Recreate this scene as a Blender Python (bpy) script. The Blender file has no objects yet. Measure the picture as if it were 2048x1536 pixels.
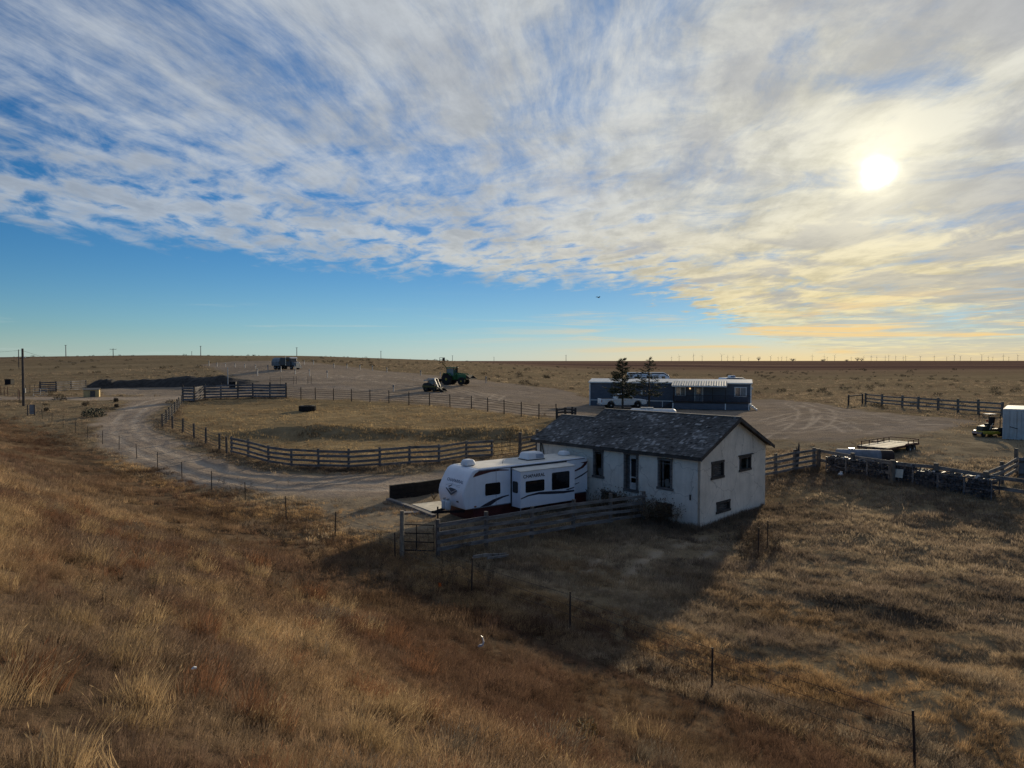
import bpy, bmesh, math, random
import numpy as np
from mathutils import Vector, Matrix, Euler
random.seed(7); RNG = np.random.default_rng(11)
PI = math.pi
scene = bpy.context.scene
COL = scene.collection
# ------------------------------------------------------------------ camera
F = 1420.0; H = 8.5; PITCH = math.radians(1.86)
cam_d = bpy.data.cameras.new('camera'); cam = bpy.data.objects.new('camera', cam_d); COL.objects.link(cam)
cam.location = (0, 0, H); cam.rotation_euler = (PI/2 - PITCH, 0, 0)
cam_d.sensor_width = 36; cam_d.lens = 36*F/2048; cam_d.clip_end = 60000; cam_d.clip_start = 0.1
scene.camera = cam
CA, SA = math.cos(PITCH), math.sin(PITCH)
def ray(px, py):
    X = (px-1024)/F; Y = (768-py)/F
    return np.array([X, CA+Y*SA, -SA+Y*CA])
SUN_AZ, SUN_EL = math.radians(27.0), math.radians(13.2)
SUND = Vector((math.sin(SUN_AZ)*math.cos(SUN_EL), math.cos(SUN_AZ)*math.cos(SUN_EL), math.sin(SUN_EL)))
# ------------------------------------------------------------------ noise (numpy)
_perm = RNG.random((256, 256))
def vnoise(x, y):
    xi = np.floor(x).astype(int); yi = np.floor(y).astype(int)
    fx = x-xi; fy = y-yi; fx = fx*fx*(3-2*fx); fy = fy*fy*(3-2*fy)
    a = _perm[xi & 255, yi & 255]; b = _perm[(xi+1) & 255, yi & 255]
    c = _perm[xi & 255, (yi+1) & 255]; d = _perm[(xi+1) & 255, (yi+1) & 255]
    return (a*(1-fx)+b*fx)*(1-fy)+(c*(1-fx)+d*fx)*fy
def fbm(x, y, o=4):
    s = 0; a = .5; t = 0
    for i in range(o):
        s = s+a*vnoise(x*2**i+17.3*i, y*2**i+5.1*i); t += a; a *= .5
    return s/t
def sstep(a, b, x):
    t = np.clip((x-a)/(b-a), 0, 1); return t*t*(3-2*t)
# ------------------------------------------------------------------ terrain height
TC = {
 -.95: {8:0,36:.2,50:.5,75:1.2,100:1.8,130:2.5,165:3.2,220:5.0,280:7.2,350:9.0,500:9.8,900:8,4000:7.5},
 -.72: {8:0,36:.1,50:.4,60:.8,75:1.3,90:1.8,120:2.5,150:2.9,165:3.2,220:5.7,280:8.7,330:10.3,420:10.6,700:8,4000:7.5},
 -.5:  {8:0,36:.1,48:.6,60:1.0,75:1.6,100:2.6,120:2.8,150:3.2,180:4.6,220:6.6,280:9.7,350:11.5,450:11.0,800:8,4000:7.5},
 -.3:  {8:0,36:.1,42:.4,48:.75,60:1.3,75:1.9,90:2.4,105:2.95,118:3.6,130:4.3,150:5.3,180:6.5,220:8.2,260:10.0,300:10.9,360:10.8,600:8.6,4000:7.6},
 -.1:  {8:0,28:.08,33:.3,38:.4,45:.55,52:.9,60:1.3,75:1.9,90:2.4,105:2.9,118:3.6,130:4.25,150:5.0,180:5.8,220:7.0,260:8.1,330:8.9,450:8.6,1200:8.2,4000:8.4,9000:8.6},
 .1:   {8:0,30:.05,36:.25,40:.4,48:.7,60:1.2,82:1.8,95:1.9,104:1.8,118:2.3,130:2.6,180:3.2,250:4.0,400:5.2,700:6.8,1500:7.7,4000:8.4,9000:8.6},
 .26:  {8:0,33:.0,38:.05,45:.35,60:1.1,82:1.7,104:1.72,125:1.95,150:2.3,250:3.3,400:4.6,700:6.2,1500:7.4,4000:8.5,9000:8.7},
 .36:  {8:0,36:0,41:.15,47:.6,60:1.3,80:1.7,104:1.75,150:2.0,250:2.8,400:4.0,700:5.6,1500:7.2,4000:8.6,9000:8.9},
 .5:   {8:0,32:.05,40:.7,50:1.4,60:1.85,75:2.2,95:2.35,150:2.5,250:3.0,400:4.2,700:5.8,1500:7.3,4000:8.9,9000:9.4},
 .72:  {8:0,28:.05,36:.6,45:1.2,55:1.8,62:2.0,85:2.45,150:2.6,250:3.2,400:4.5,700:6.0,1500:7.5,4000:9.6,9000:10.5},
 .95:  {8:0,28:.05,36:.6,45:1.2,55:1.8,62:2.0,85:2.45,150:2.6,250:3.2,400:4.5,700:6.0,1500:7.5,4000:9.6,9000:10.5},
}
LY0, LY1, NLY = math.log(8), math.log(9000), 520
TT0, TT1, NTT = -1.0, 1.0, 161
_ly = np.linspace(LY0, LY1, NLY); _tt = np.linspace(TT0, TT1, NTT)
_keys = sorted(TC)
_rows = np.array([np.interp(_ly, [math.log(k) for k in sorted(TC[t])], [TC[t][k] for k in sorted(TC[t])]) for t in _keys])
_tab = np.array([np.interp(_tt, _keys, _rows[:, j]) for j in range(NLY)]).T
def _blur(a, n, axis):
    k = np.exp(-np.linspace(-2, 2, 2*n+1)**2); k /= k.sum()
    pad = [(0, 0), (0, 0)]; pad[axis] = (n, n)
    b = np.pad(a, pad, mode='edge')
    return np.apply_along_axis(lambda r: np.convolve(r, k, 'valid'), axis, b)
_tab = _blur(_blur(_tab, 7, 0), 5, 1)
BS = [-60, -30, -12, -5, -2, 1, 4, 7, 10, 13, 15.5, 17.5, 30]
BZ = [6.0, 6.2, 6.3, 6.25, 5.95, 5.1, 3.85, 2.6, 1.5, .55, .06, 0, 0]
_bs = np.linspace(-60, 30, 361); _bz = np.interp(_bs, BS, BZ)
_k = np.exp(-np.linspace(-2, 2, 13)**2); _k /= _k.sum()
_bz = np.convolve(np.pad(_bz, 6, mode='edge'), _k, 'valid')
MOUND = None
def hgt(x, y):
    x = np.asarray(x, float); y = np.asarray(y, float)
    yy = np.clip(y, 8, 8999); t = np.clip(x/yy, TT0, TT1-1e-6)
    fy = (np.log(yy)-LY0)/(LY1-LY0)*(NLY-1); ft = (t-TT0)/(TT1-TT0)*(NTT-1)
    iy = np.clip(fy.astype(int), 0, NLY-2); it = np.clip(ft.astype(int), 0, NTT-2)
    fy = fy-iy; ft = ft-it
    z = (_tab[it, iy]*(1-ft)+_tab[it+1, iy]*ft)*(1-fy)+(_tab[it, iy+1]*(1-ft)+_tab[it+1, iy+1]*ft)*fy
    s = (x+y)/math.sqrt(2)
    fade = 1/(1+np.maximum(y-260, 0)/200)
    z = z+np.interp(s, _bs, _bz)*fade
    # small relief
    z = z+(fbm(x*.22+3, y*.22, 3)-.5)*.28*sstep(10, 22, np.hypot(x, y))*np.clip(1-(y-60)/200, .3, 1)
    hm = sstep(13, 19, s)*np.clip(1-(y-30)/22, 0, 1)*sstep(-10, 2, x)*np.clip((16.5-np.abs(y-34+0*x)+np.maximum(x-9,0)*.6+ np.maximum(24-y,0)*3)/6, .25, 1)
    z = z+(fbm(x*.55+21, y*.75, 3)-.5)*.42*hm
    if MOUND is not None:
        (ax, ay), (bx, by), hh, w = MOUND
        L = math.hypot(bx-ax, by-ay); ux, uy = (bx-ax)/L, (by-ay)/L
        p = (x-ax)*ux+(y-ay)*uy; q = -(x-ax)*uy+(y-ay)*ux
        z = z+hh*np.exp(-(q/w)**2)*sstep(-6, 3, p)*sstep(L+8, L-2, p)*(.45+1.0*fbm(p*.35, q*.3+9, 3))
    return z
_dist = np.exp(np.linspace(math.log(2.0), math.log(20000), 6000))
def P(px, py, dz=0.0):
    """terrain point seen at this pixel of the 2048x1536 photograph"""
    d = ray(px, py)
    X = d[0]*_dist; Y = d[1]*_dist; Z = H+d[2]*_dist
    g = hgt(X, Y)+dz
    i = np.argmax(Z < g)
    if i == 0: i = len(_dist)-1
    a = Z[i-1]-g[i-1]; b = Z[i]-g[i]; f = a/(a-b) if a != b else 0
    t = _dist[i-1]+(_dist[i]-_dist[i-1])*f
    return Vector((d[0]*t, d[1]*t, H+d[2]*t))
def PY(px, y):
    """terrain point at azimuth of px, depth y"""
    x = (px-1024)/F*y
    return Vector((x, y, float(hgt(x, y))))
def ZAT(py, y):
    d = ray(1024, py); return H+d[2]*y/d[1]
def G(x, y): return float(hgt(x, y))
_a, _b = P(500, 868), P(1050, 872)
MOUND = ((_a.x, _a.y), (_b.x, _b.y), .62, 1.7)
# ------------------------------------------------------------------ materials
MATS = {}
def nodes_of(m):
    m.use_nodes = True; nt = m.node_tree; return nt, nt.nodes, nt.links
def mat(name, col, rough=.7, var=.18, scale=3.0, metal=0.0, bump=0.0, col2=None, spec=.4, stretch=None, streak=0.0, bscale=None, crack=0.0):
    if name in MATS: return MATS[name]
    m = bpy.data.materials.new(name); nt, N, L = nodes_of(m); b = N['Principled BSDF']
    b.inputs['Roughness'].default_value = rough; b.inputs['Metallic'].default_value = metal
    b.inputs['Specular IOR Level'].default_value = spec
    tc = N.new('ShaderNodeTexCoord'); mp = N.new('ShaderNodeMapping'); L.new(tc.outputs['Object'], mp.inputs['Vector'])
    if stretch: mp.inputs['Scale'].default_value = stretch
    no = N.new('ShaderNodeTexNoise'); no.inputs['Scale'].default_value = scale; no.inputs['Detail'].default_value = 8; no.inputs['Roughness'].default_value = .65
    L.new(mp.outputs[0], no.inputs['Vector'])
    c2 = col2 or tuple(c*(1-var*2) for c in col)
    mr = N.new('ShaderNodeMapRange'); mr.inputs['From Min'].default_value = .32; mr.inputs['From Max'].default_value = .68; L.new(no.outputs[0], mr.inputs['Value'])
    mx = N.new('ShaderNodeMix'); mx.data_type = 'RGBA'; mx.inputs[6].default_value = (*c2, 1); mx.inputs[7].default_value = (*[min(1, c*(1+var*.4)) for c in col], 1)
    L.new(mr.outputs[0], mx.inputs[0]); out = mx.outputs[2]
    if streak > 0:
        mp2 = N.new('ShaderNodeMapping'); mp2.inputs['Scale'].default_value = (3.5, 3.5, .25); L.new(tc.outputs['Object'], mp2.inputs['Vector'])
        n2 = N.new('ShaderNodeTexNoise'); n2.inputs['Scale'].default_value = 1.3; n2.inputs['Detail'].default_value = 7; L.new(mp2.outputs[0], n2.inputs['Vector'])
        m2 = N.new('ShaderNodeMapRange'); m2.inputs['From Min'].default_value = .5; m2.inputs['From Max'].default_value = .75; m2.inputs['To Max'].default_value = streak; L.new(n2.outputs[0], m2.inputs['Value'])
        x2 = N.new('ShaderNodeMix'); x2.data_type = 'RGBA'; x2.inputs[7].default_value = (.16, .13, .10, 1); L.new(m2.outputs[0], x2.inputs[0]); L.new(out, x2.inputs[6]); out = x2.outputs[2]
    if crack > 0:
        nd = N.new('ShaderNodeTexNoise'); nd.inputs['Scale'].default_value = 2.5; nd.inputs['Detail'].default_value = 5; L.new(tc.outputs['Object'], nd.inputs['Vector'])
        ad = N.new('ShaderNodeVectorMath'); ad.operation = 'MULTIPLY_ADD'; ad.inputs[1].default_value = (.55, .55, .55); L.new(nd.outputs['Color'], ad.inputs[0]); L.new(tc.outputs['Object'], ad.inputs[2])
        vo = N.new('ShaderNodeTexVoronoi'); vo.feature = 'DISTANCE_TO_EDGE'; vo.inputs['Scale'].default_value = .55; L.new(ad.outputs[0], vo.inputs['Vector'])
        mc = N.new('ShaderNodeMapRange'); mc.inputs['From Min'].default_value = .004; mc.inputs['From Max'].default_value = .014; mc.inputs['To Min'].default_value = crack; mc.inputs['To Max'].default_value = 0; L.new(vo.outputs['Distance'], mc.inputs['Value'])
        xc = N.new('ShaderNodeMix'); xc.data_type = 'RGBA'; xc.inputs[7].default_value = (.12, .10, .085, 1); L.new(mc.outputs[0], xc.inputs[0]); L.new(out, xc.inputs[6]); out = xc.outputs[2]
    L.new(out, b.inputs['Base Color'])
    if bump > 0:
        n3 = N.new('ShaderNodeTexNoise'); n3.inputs['Scale'].default_value = bscale or scale*4; n3.inputs['Detail'].default_value = 6; L.new(mp.outputs[0], n3.inputs['Vector'])
        bp = N.new('ShaderNodeBump'); bp.inputs['Strength'].default_value = bump; bp.inputs['Distance'].default_value = .03; L.new(n3.outputs[0], bp.inputs['Height']); L.new(bp.outputs[0], b.inputs['Normal'])
    MATS[name] = m; return m
def attr_mat(name, attr, rough=.85, nscale=8, amt=.35, translucent=0.0, geo='GEOMETRY', spec=.2):
    if name in MATS: return MATS[name]
    m = bpy.data.materials.new(name); nt, N, L = nodes_of(m); b = N['Principled BSDF']
    b.inputs['Roughness'].default_value = rough; b.inputs['Specular IOR Level'].default_value = spec
    at = N.new('ShaderNodeAttribute'); at.attribute_name = attr; at.attribute_type = geo
    tc = N.new('ShaderNodeTexCoord'); no = N.new('ShaderNodeTexNoise'); no.inputs['Scale'].default_value = nscale; no.inputs['Detail'].default_value = 5
    L.new(tc.outputs['Object'], no.inputs['Vector'])
    mr = N.new('ShaderNodeMapRange'); mr.inputs['From Min'].default_value = .3; mr.inputs['From Max'].default_value = .7
    mr.inputs['To Min'].default_value = 1-amt; mr.inputs['To Max'].default_value = 1+amt; L.new(no.outputs[0], mr.inputs['Value'])
    mx = N.new('ShaderNodeVectorMath'); mx.operation = 'SCALE'; L.new(at.outputs['Color'], mx.inputs[0]); L.new(mr.outputs[0], mx.inputs['Scale'])
    L.new(mx.outputs[0], b.inputs['Base Color'])
    if translucent > 0:
        tr = N.new('ShaderNodeBsdfTranslucent'); L.new(mx.outputs[0], tr.inputs['Color'])
        ms = N.new('ShaderNodeMixShader'); ms.inputs[0].default_value = translucent
        L.new(b.outputs[0], ms.inputs[1]); L.new(tr.outputs[0], ms.inputs[2]); L.new(ms.outputs[0], N['Material Output'].inputs['Surface'])
    MATS[name] = m; return m
# ------------------------------------------------------------------ mesh builder
class MB:
    def __init__(s): s.bm = bmesh.new()
    def _v(s, pts): return [s.bm.verts.new(p) for p in pts]
    def face(s, pts): return s.bm.faces.new(s._v(pts))
    def box(s, c, d, rot=None, taper=1.0):
        hx, hy, hz = d[0]/2, d[1]/2, d[2]/2
        M = rot.to_matrix() if isinstance(rot, Euler) else (rot or Matrix.Identity(3))
        vs = []
        for z in (-hz, hz):
            k = taper if z > 0 else 1
            for x, y in ((-hx, -hy), (hx, -hy), (hx, hy), (-hx, hy)):
                vs.append(s.bm.verts.new(Vector(c)+M@Vector((x*k, y*k, z))))
        for f in ((0, 3, 2, 1), (4, 5, 6, 7), (0, 1, 5, 4), (1, 2, 6, 5), (2, 3, 7, 6), (3, 0, 4, 7)):
            s.bm.faces.new([vs[i] for i in f])
        return s
    def beam(s, a, b, w, h, up=(0, 0, 1)):
        a = Vector(a); b = Vector(b); d = b-a; L = d.length
        if L < 1e-6: return s
        x = d/L; u = Vector(up); y = u.cross(x)
        if y.length < 1e-4: y = Vector((0, 1, 0)).cross(x)
        y.normalize(); z = x.cross(y)
        M = Matrix((x, y, z)).transposed()
        return s.box((a+b)/2, (L, w, h), M)
    def cyl(s, a, b, r0, r1=None, n=10, caps=True):
        r1 = r0 if r1 is None else r1
        a = Vector(a); b = Vector(b); d = (b-a).normalized()
        u = d.orthogonal().normalized(); v = d.cross(u)
        A = []; B = []
        for i in range(n):
            t = 2*PI*i/n; o = u*math.cos(t)+v*math.sin(t)
            A.append(s.bm.verts.new(a+o*r0)); B.append(s.bm.verts.new(b+o*r1))
        for i in range(n): s.bm.faces.new((A[i], A[(i+1) % n], B[(i+1) % n], B[i]))
        if caps: s.bm.faces.new(A[::-1]); s.bm.faces.new(B)
        return s
    def tube(s, pts, r, n=6):
        pts = [Vector(p) for p in pts]; R = r if isinstance(r, (list, tuple)) else [r]*len(pts); rings = []
        for i, p in enumerate(pts):
            d = (pts[min(i+1, len(pts)-1)]-pts[max(i-1, 0)]).normalized()
            ref = Vector((0, 0, 1)) if abs(d.z) < .9 else Vector((1, 0, 0))
            u = d.cross(ref).normalized(); v = d.cross(u)
            rings.append([s.bm.verts.new(p+(u*math.cos(2*PI*k/n)+v*math.sin(2*PI*k/n))*R[i]) for k in range(n)])
        for a, b in zip(rings, rings[1:]):
            for k in range(n): s.bm.faces.new((a[k], a[(k+1) % n], b[(k+1) % n], b[k]))
        s.bm.faces.new(rings[0][::-1]); s.bm.faces.new(rings[-1]); return s
    def lathe(s, prof, axis_o, axis_d, n=20):
        """prof: list of (along, radius)"""
        o = Vector(axis_o); d = Vector(axis_d).normalized(); u = d.orthogonal().normalized(); v = d.cross(u); rings = []
        for a, r in prof:
            rings.append([s.bm.verts.new(o+d*a+(u*math.cos(2*PI*k/n)+v*math.sin(2*PI*k/n))*max(r, 1e-4)) for k in range(n)])
        for A, B in zip(rings, rings[1:]):
            for k in range(n): s.bm.faces.new((A[k], A[(k+1) % n], B[(k+1) % n], B[k]))
        s.bm.faces.new(rings[0][::-1]); s.bm.faces.new(rings[-1]); return s
    def prism(s, prof, ext):
        """closed polygon of 3-D points swept along vector ext"""
        A = s._v(prof); B = s._v([Vector(p)+Vector(ext) for p in prof]); n = len(A)
        for i in range(n): s.bm.faces.new((A[i], A[(i+1) % n], B[(i+1) % n], B[i]))
        s.bm.faces.new(A[::-1]); s.bm.faces.new(B); return s
    def build(s, name, m, parent=None, bevel=0.0, smooth=False, seg=2, tag=None):
        bmesh.ops.recalc_face_normals(s.bm, faces=s.bm.faces)
        me = bpy.data.meshes.new(name); s.bm.to_mesh(me); s.bm.free()
        me.materials.append(m)
        if smooth: me.polygons.foreach_set('use_smooth', [True]*len(me.polygons))
        o = bpy.data.objects.new(name, me); COL.objects.link(o)
        if parent is not None: o.parent = parent
        if bevel > 0:
            bv = o.modifiers.new('bevel', 'BEVEL'); bv.width = bevel; bv.segments = seg; bv.limit_method = 'ANGLE'; bv.angle_limit = math.radians(40)
            if smooth: bv.harden_normals = False
        return o
def shade_smooth_angle(o, ang=35):
    me = o.data
    bm = bmesh.new(); bm.from_mesh(me)
    for f in bm.faces: f.smooth = True
    for e in bm.edges:
        e.smooth = not (len(e.link_faces) == 2 and e.calc_face_angle(0) > math.radians(ang))
    bm.to_mesh(me); bm.free()
def thing(name, loc, rz=0.0, label=None, cat=None, group=None):
    o = bpy.data.objects.new(name, None); COL.objects.link(o); o.location = loc; o.rotation_euler = (0, 0, rz)
    o.empty_display_size = .3
    tag(o, label, cat, group); return o
def tag(o, label=None, cat=None, group=None, kind=None):
    if label: o['label'] = label
    if cat: o['category'] = cat
    if group: o['group'] = group
    if kind: o['kind'] = kind
    return o
def copy_tree(o, loc, rz=None, parent=None):
    c = o.copy(); COL.objects.link(c)
    if parent is not None: c.parent = parent
    else:
        c.location = loc
        if rz is not None: c.rotation_euler = (0, 0, rz)
    for ch in list(o.children): copy_tree(ch, None, None, c)
    return c
def text_part(name, body, size, m, parent, loc, rot, extrude=.004, align='CENTER', shear=0.0, sx=1.0):
    cu = bpy.data.curves.new(name, 'FONT'); cu.body = body; cu.size = size; cu.extrude = extrude; cu.align_x = align; cu.shear = shear
    cu.space_character = 1.05; cu.offset = .004
    t = bpy.data.objects.new(name, cu); COL.objects.link(t)
    bpy.context.view_layer.update()
    me = bpy.data.meshes.new_from_object(t.evaluated_get(bpy.context.evaluated_depsgraph_get()))
    bpy.data.objects.remove(t); me.materials.clear(); me.materials.append(m)
    o = bpy.data.objects.new(name, me); COL.objects.link(o); o.parent = parent; o.location = loc; o.rotation_euler = rot; o.scale = (sx, 1, 1)
    return o
# ------------------------------------------------------------------ sky and sun
world = bpy.data.worlds.new('World'); scene.world = world; world.use_nodes = True
def build_sky():
    nt = world.node_tree; N = nt.nodes; L = nt.links
    bg = N['Background']; bg.inputs['Strength'].default_value = .1
    def val(x, sock):
        if isinstance(x, (int, float)): sock.default_value = x
        else: L.new(x, sock)
    def M(op, a, b=None, c=None, clamp=False):
        n = N.new('ShaderNodeMath'); n.operation = op; n.use_clamp = clamp; val(a, n.inputs[0])
        if b is not None: val(b, n.inputs[1])
        if c is not None: val(c, n.inputs[2])
        return n.outputs[0]
    def SS(x, a, b, lo=0, hi=1):
        n = N.new('ShaderNodeMapRange'); n.interpolation_type = 'SMOOTHSTEP'
        val(x, n.inputs['Value']); val(a, n.inputs['From Min']); val(b, n.inputs['From Max']); val(lo, n.inputs['To Min']); val(hi, n.inputs['To Max']); return n.outputs[0]
    def VEC(x, y, z=0):
        n = N.new('ShaderNodeCombineXYZ'); val(x, n.inputs[0]); val(y, n.inputs[1]); val(z, n.inputs[2]); return n.outputs[0]
    def NOISE(v, scale, detail=6, rough=.55, dist=0.0):
        n = N.new('ShaderNodeTexNoise'); L.new(v, n.inputs['Vector']); n.inputs['Scale'].default_value = scale
        n.inputs['Detail'].default_value = detail; n.inputs['Roughness'].default_value = rough; n.inputs['Distortion'].default_value = dist; return n.outputs[0]
    def MIX(f, a, b):
        n = N.new('ShaderNodeMix'); n.data_type = 'RGBA'; n.clamp_factor = True; val(f, n.inputs[0])
        for k, x in ((6, a), (7, b)):
            if isinstance(x, tuple): n.inputs[k].default_value = (*x, 1)
            else: L.new(x, n.inputs[k])
        return n.outputs[2]
    def VM(op, a, b, k=None):
        n = N.new('ShaderNodeVectorMath'); n.operation = op
        for i, x in ((0, a), (1, b)):
            if isinstance(x, tuple): n.inputs[i].default_value = x
            elif x is not None: L.new(x, n.inputs[i])
        if k is not None: val(k, n.inputs['Scale'])
        return n.outputs['Value'] if op == 'DOT_PRODUCT' else n.outputs[0]
    tc = N.new('ShaderNodeTexCoord'); D = tc.outputs['Generated']
    sp = N.new('ShaderNodeSeparateXYZ'); L.new(D, sp.inputs[0]); dx, dy, dz = sp.outputs
    zz = M('MAXIMUM', dz, 0.0); zd = M('ADD', zz, .04)
    x = M('DIVIDE', dx, zd); y = M('DIVIDE', dy, zd)
    c8, s8 = math.cos(math.radians(8)), math.sin(math.radians(8))
    u = M('SUBTRACT', M('MULTIPLY', x, c8), M('MULTIPLY', y, s8))
    v = M('ADD', M('MULTIPLY', x, s8), M('MULTIPLY', y, c8))
    cs = VM('DOT_PRODUCT', D, tuple(SUND)); csp = M('MAXIMUM', cs, 0.0)
    # clear sky
    sky = N.new('ShaderNodeTexSky'); sky.sky_type = 'NISHITA'; sky.sun_disc = False
    sky.sun_elevation = SUN_EL; sky.sun_rotation = SUN_AZ; sky.altitude = 1500; sky.air_density = 1.0; sky.dust_density = .6; sky.ozone_density = 3.0
    hs = N.new('ShaderNodeHueSaturation'); hs.inputs['Saturation'].default_value = SKY_SAT; hs.inputs['Value'].default_value = SKY_VAL; L.new(sky.outputs[0], hs.inputs['Color'])
    base = VM('MULTIPLY', hs.outputs[0], SKY_TINT)
    base = MIX(M('MULTIPLY', M('POWER', M('MAXIMUM', cs, 0.0), 3.0), .8), base, MIX(SS(dz, .0, .16), (2.6, 5.0, 6.6), (.55, 2.3, 5.5)))
    # pull the whitish aureole of the clear sky down a little
    # sheet of cirrus in plan coordinates
    wv = VEC(M('MULTIPLY', u, .55), M('MULTIPLY', v, .35))
    w1 = M('SUBTRACT', NOISE(wv, 1.0, 3), .5)
    w2 = M('SUBTRACT', NOISE(VM('ADD', wv, (7.3, 2.1, 0)), 1.3, 4), .5)
    us = M('ADD', u, M('MULTIPLY', w1, 1.15)); vs = M('ADD', v, M('MULTIPLY', w2, .8))
    st1 = NOISE(VEC(M('MULTIPLY', us, 2.7), M('MULTIPLY', vs, .28)), 1.0, 9, .62)
    ub = M('ADD', u, M('MULTIPLY', w1, .5)); st2 = NOISE(VEC(M('MULTIPLY', ub, 8.0), M('MULTIPLY', v, 1.7), 3.7), 1.0, 9, .68)
    pf = NOISE(VEC(M('MULTIPLY', M('ADD', u, M('MULTIPLY', v, .35)), 4.2), M('MULTIPLY', v, 2.7), 9.1), 1.0, 8, .6, .35)
    az = M('ARCTAN2', dx, dy)
    big = NOISE(VEC(M('MULTIPLY', u, .6), M('MULTIPLY', v, .5), 2.2), 1.0, 3, .5)
    # sheet edge: v_e(u)
    q = M('MINIMUM', M('ADD', u, .5), 0.0)
    ve = M('SUBTRACT', M('ADD', M('MULTIPLY', u, .4), 6.9), M('MULTIPLY', M('MULTIPLY', q, q), .24))
    ve = M('ADD', ve, M('MULTIPLY', SS(M('ADD', az, M('MULTIPLY', M('SUBTRACT', pf, .5), .22)), .17, .62), 17.0))
    e = M('SUBTRACT', ve, v)                       # >0 inside the sheet
    er = M('ADD', e, M('MULTIPLY', M('SUBTRACT', pf, .5), 4.2))
    er = M('ADD', er, M('MULTIPLY', M('SUBTRACT', st1, .5), 3.0))
    cover = M('MULTIPLY', SS(er, -.6, 1.5), SS(dy, -.35, .25, .2, 1.0))
    cover = M('MULTIPLY', cover, SS(dz, .0, .085, .35, 1.0))
    near = M('MULTIPLY', SS(e, 5.6, 1.6), SS(u, 3.6, 1.2, .35, 1.0))                          # 1 close to the ragged edge: puffs
    st3 = NOISE(VEC(M('MULTIPLY', ub, 22.0), M('MULTIPLY', v, 4.2), 6.1), 1.0, 6, .7)
    tex = M('ADD', M('ADD', M('MULTIPLY', st1, .56), M('MULTIPLY', st2, .30)), M('MULTIPLY', st3, .14))
    cl = NOISE(VEC(M('MULTIPLY', us, 2.0), M('MULTIPLY', vs, 1.25), 4.4), 1.0, 9, .62, .45)
    iso = M('MULTIPLY', SS(u, -.7, .7), .62)
    tex = M('ADD', M('MULTIPLY', tex, M('SUBTRACT', 1.0, iso)), M('MULTIPLY', cl, iso))
    tex = M('ADD', M('MULTIPLY', tex, M('SUBTRACT', 1.0, M('MULTIPLY', near, .85))), M('MULTIPLY', pf, M('MULTIPLY', near, .85)))
    bias = M('ADD', M('MULTIPLY', SS(u, -1.7, 1.0), .125), M('MULTIPLY', near, .07))
    bias = M('ADD', bias, M('MULTIPLY', M('SUBTRACT', big, .5), .34))
    den = M('ADD', M('MULTIPLY', SS(M('ADD', tex, bias), .425, .65), .80), M('MULTIPLY', SS(u, -2.6, .6), .17))
    den = M('MULTIPLY', M('MULTIPLY', den, cover), .93)
    # low thin bands near the horizon
    bn = NOISE(VEC(M('MULTIPLY', az, 4.2), M('MULTIPLY', dz, 75.0), 1.7), 1.0, 8, .62, .5)
    azr = SS(az, -.1, .5)
    low = M('MULTIPLY', SS(M('ADD', bn, M('MULTIPLY', azr, .06)), .53, .70), M('MULTIPLY', SS(dz, .004, .014), SS(dz, .10, .045)))
    low = M('MULTIPLY', low, M('ADD', M('MULTIPLY', azr, .6), .4))
    haze = M('MULTIPLY', SS(dz, .05, -.005), M('ADD', M('MULTIPLY', SS(az, -.3, .4), .58), .42))
    # cloud light: forward scattering towards the sun, warm near the horizon below it
    g6 = M('POWER', csp, 5.0); g40 = M('POWER', csp, 38.0)
    warm = M('MULTIPLY', SS(dz, .24, .03), M('POWER', csp, 6.0))
    shn = NOISE(VEC(M('MULTIPLY', ub, 2.4), M('MULTIPLY', v, 1.5), 5.5), 1.0, 9, .64, .3)
    shn = M('ADD', M('MULTIPLY', shn, M('SUBTRACT', 1.0, M('MULTIPLY', near, .7))), M('MULTIPLY', M('SUBTRACT', 1.02, pf), M('MULTIPLY', near, .7)))
    shn = M('ADD', M('MULTIPLY', shn, .55), M('MULTIPLY', M('ADD', M('MULTIPLY', st2, .45), M('MULTIPLY', cl, .55)), .45))
    shade = M('ADD', M('MULTIPLY', SS(shn, .38, .60), .40), .72)
    cc = MIX(g6, CLOUD_A, CLOUD_B)
    cc = MIX(M('MULTIPLY', g40, .75), cc, CLOUD_C)
    cc = MIX(M('MULTIPLY', warm, .95), cc, CLOUD_W)
    greyf = SS(M('ADD', NOISE(VEC(M('MULTIPLY', us, 1.3), M('MULTIPLY', vs, 1.1), 8.8), 1.0, 8, .62, .4), M('MULTIPLY', SS(az, .25, .6), .12)), .50, .64)
    cc = VM('SCALE', cc, None, shade)
    cc = MIX(M('MULTIPLY', M('MULTIPLY', greyf, .9), M('MULTIPLY', SS(u, -1.5, 1.5), M('SUBTRACT', 1.0, M('MULTIPLY', g40, .6)))), cc, CLOUD_G)
    out = MIX(M('MULTIPLY', haze, .8), base, MIX(SS(az, -.35, .42), HAZE_L, HAZE_R))
    out = MIX(den, out, cc)
    out = MIX(low, out, MIX(SS(az, -.2, .35), LOW_L, LOW_R))
    # the sun seen through the veil
    ang = M('ARCCOSINE', M('MINIMUM', cs, .9999999))
    edge = M('ADD', ang, M('MULTIPLY', M('SUBTRACT', NOISE(D, 34.0, 5), .5), .022))
    disc = M('POWER', SS(edge, .031, .0), 1.8)
    aur = M('EXPONENT', M('MULTIPLY', ang, -30.0)); aur2 = M('EXPONENT', M('MULTIPLY', ang, -7.0))
    out = VM('ADD', out, VM('SCALE', SUN_GLOW, None, M('MULTIPLY', aur, M('ADD', .35, M('MULTIPLY', NOISE(D, 22.0, 5), .8)))))
    out = VM('ADD', out, VM('SCALE', SUN_GLOW, None, M('MULTIPLY', aur2, .13)))
    out = VM('ADD', out, VM('SCALE', (22.0, 21.0, 18.0), None, disc))
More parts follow.
